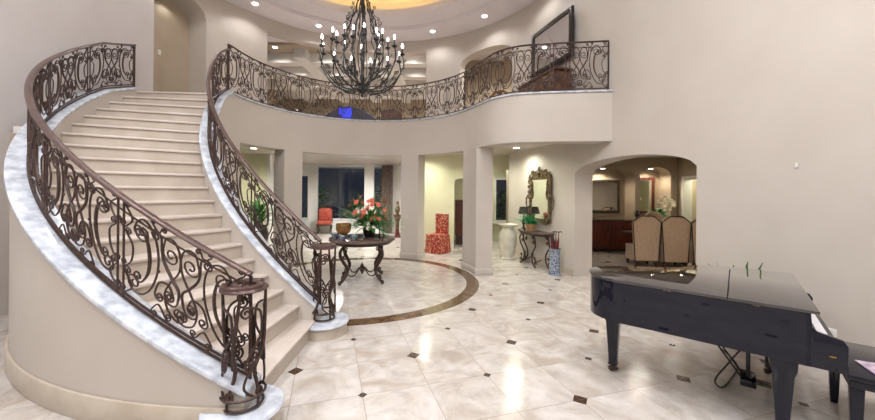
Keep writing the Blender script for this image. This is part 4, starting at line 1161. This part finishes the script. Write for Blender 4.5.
gs.tube(catmull([(-.2, .02, .15), (-.1, 0, .32), (.1, 0, .36), (.2, 0, .22)], 5), .03, 6)
o = gs.build('gilded_sculpture', 'basket'); o.location = (1.38, 7.95, H2); o.scale = (1.15, 1.15, 1.15); tag(o, 'golden reclining sculpture on the balcony floor in front of the arched niche', 'sculpture')

# ------------------------------------------------------------------ small wall fittings
def plate(loc, rz, label, name='wall_outlet', cat='outlet', holes=True, size=(.075, .115)):
    t = thing(name, label, cat, loc, rz)
    MB().bbox(-size[0] / 2, size[0] / 2, -.008, 0, -size[1] / 2, size[1] / 2).build('cover_plate', 'plastic', t, bevel=.003)
    if holes:
        for z in (-.025, .025): MB().bbox(-.017, .017, -.011, -.008, z - .014, z + .014).build('socket', 'white', t)
    else: MB().bbox(-.012, .012, -.014, -.008, -.025, .025).build('toggle', 'white', t)
    return t
so_ = plate(wp(4.86, 0, .37), SRZ, 'white wall outlet with a black plug low on the right wall')
pg_ = MB().box((0.0, -.035, .0), (.035, .04, .035)); 
plg = pg_.build('plug', 'black'); plg.location = wp(4.86, 0, .345); plg.rotation_euler = (0, 0, SRZ); tag(plg, 'black power plug pushed into the outlet on the right wall', 'plug')
plate(wp(4.57, 0, 2.12), SRZ, 'tiny sensor button high on the bare right wall', 'wall_sensor', 'sensor', False, (.018, .03))
a_ = 167.5; p = pol(RW + 0.6, a_, 4.95)
plate((p[0], p[1], p[2]), R(a_ - 90), 'white switch plate on the tan wall inside the upstairs doorway', 'wall_switch', 'switch', False)
plate((-1.72, Y0, 1.75), 0, 'white switch plate on the far wall right of the drape', 'wall_switch', 'switch', False, (.12, .2))

# ------------------------------------------------------------------ garden beyond the far window
rnd = random.Random(3)
for i, (x, y, h, lb) in enumerate(((-5.6, 16.6, 2.2, 'leafy shrub outside at the left of the far window'), (-4.0, 17.0, 1.5, 'leafy shrub outside in the middle of the far window'), (-2.5, 16.6, 2.3, 'leafy shrub outside at the right of the far window'), (2.6, 14.4, 2.2, 'leafy shrub outside the narrow passage window'))):
    t_ = thing('garden_shrub', lb, 'shrub', (x, y, 0), 0, 'shrubs outside the windows'); fo = MB()
    for j in range(160):
        az = rnd.uniform(0, 2 * PI); z = rnd.uniform(.3, h * .8); blade(fo, (.15 * math.cos(az), .15 * math.sin(az), z), az, rnd.uniform(.25, .6), .09, rnd.uniform(.1, 1.1), rnd.uniform(.1, .6), 5)
    fo.build('foliage', 'leafdk', t_)
    MB().tube([(0, 0, 0), (.03, 0, h * .5), (0, .02, h * .85)], .03, 6).build('stem', 'darkwood', t_)
point((-3.5, 15.9, .6), 60, (.6, .85, 1), .1)  # added unseen light to bring out the shrubs
spot((2.2, 13.7, 2.4), 6, 150, (.8, .9, 1))

# ------------------------------------------------------------------ world
wd = bpy.data.worlds.new('dusk'); scn.world = wd; wd.use_nodes = True
bg = wd.node_tree.nodes['Background']
tcw = wd.node_tree.nodes.new('ShaderNodeTexSky'); tcw.sky_type = 'NISHITA'; tcw.sun_disc = False; tcw.sun_elevation = R(-3); tcw.sun_rotation = R(200)
mixc = wd.node_tree.nodes.new('ShaderNodeMix'); mixc.data_type = 'RGBA'; mixc.inputs[0].default_value = .6
mixc.inputs[7].default_value = (0.06, 0.09, 0.16, 1)
wd.node_tree.links.new(tcw.outputs[0], mixc.inputs[6]); wd.node_tree.links.new(mixc.outputs[2], bg.inputs[0]); bg.inputs[1].default_value = 0.3

# ------------------------------------------------------------------ camera
cd = bpy.data.cameras.new('camera'); cam = bpy.data.objects.new('camera', cd); col.objects.link(cam)
cd.sensor_width = 36; cd.sensor_fit = 'HORIZONTAL'; cd.lens = 350 / 875 * 36
cd.shift_y = -19 / 875; cd.clip_start = 0.05; cd.clip_end = 200
cam.matrix_world = Matrix.Translation((0, 0, EYE)) @ Matrix.Rotation(R(90), 4, 'X') @ Matrix.Rotation(R(0.5), 4, 'Z')
scn.camera = cam
scn.view_settings.view_transform = 'Standard'; scn.view_settings.look = 'None'; scn.view_settings.gamma = 1; scn.view_settings.use_curve_mapping = False
scn.view_settings.exposure = 0.0
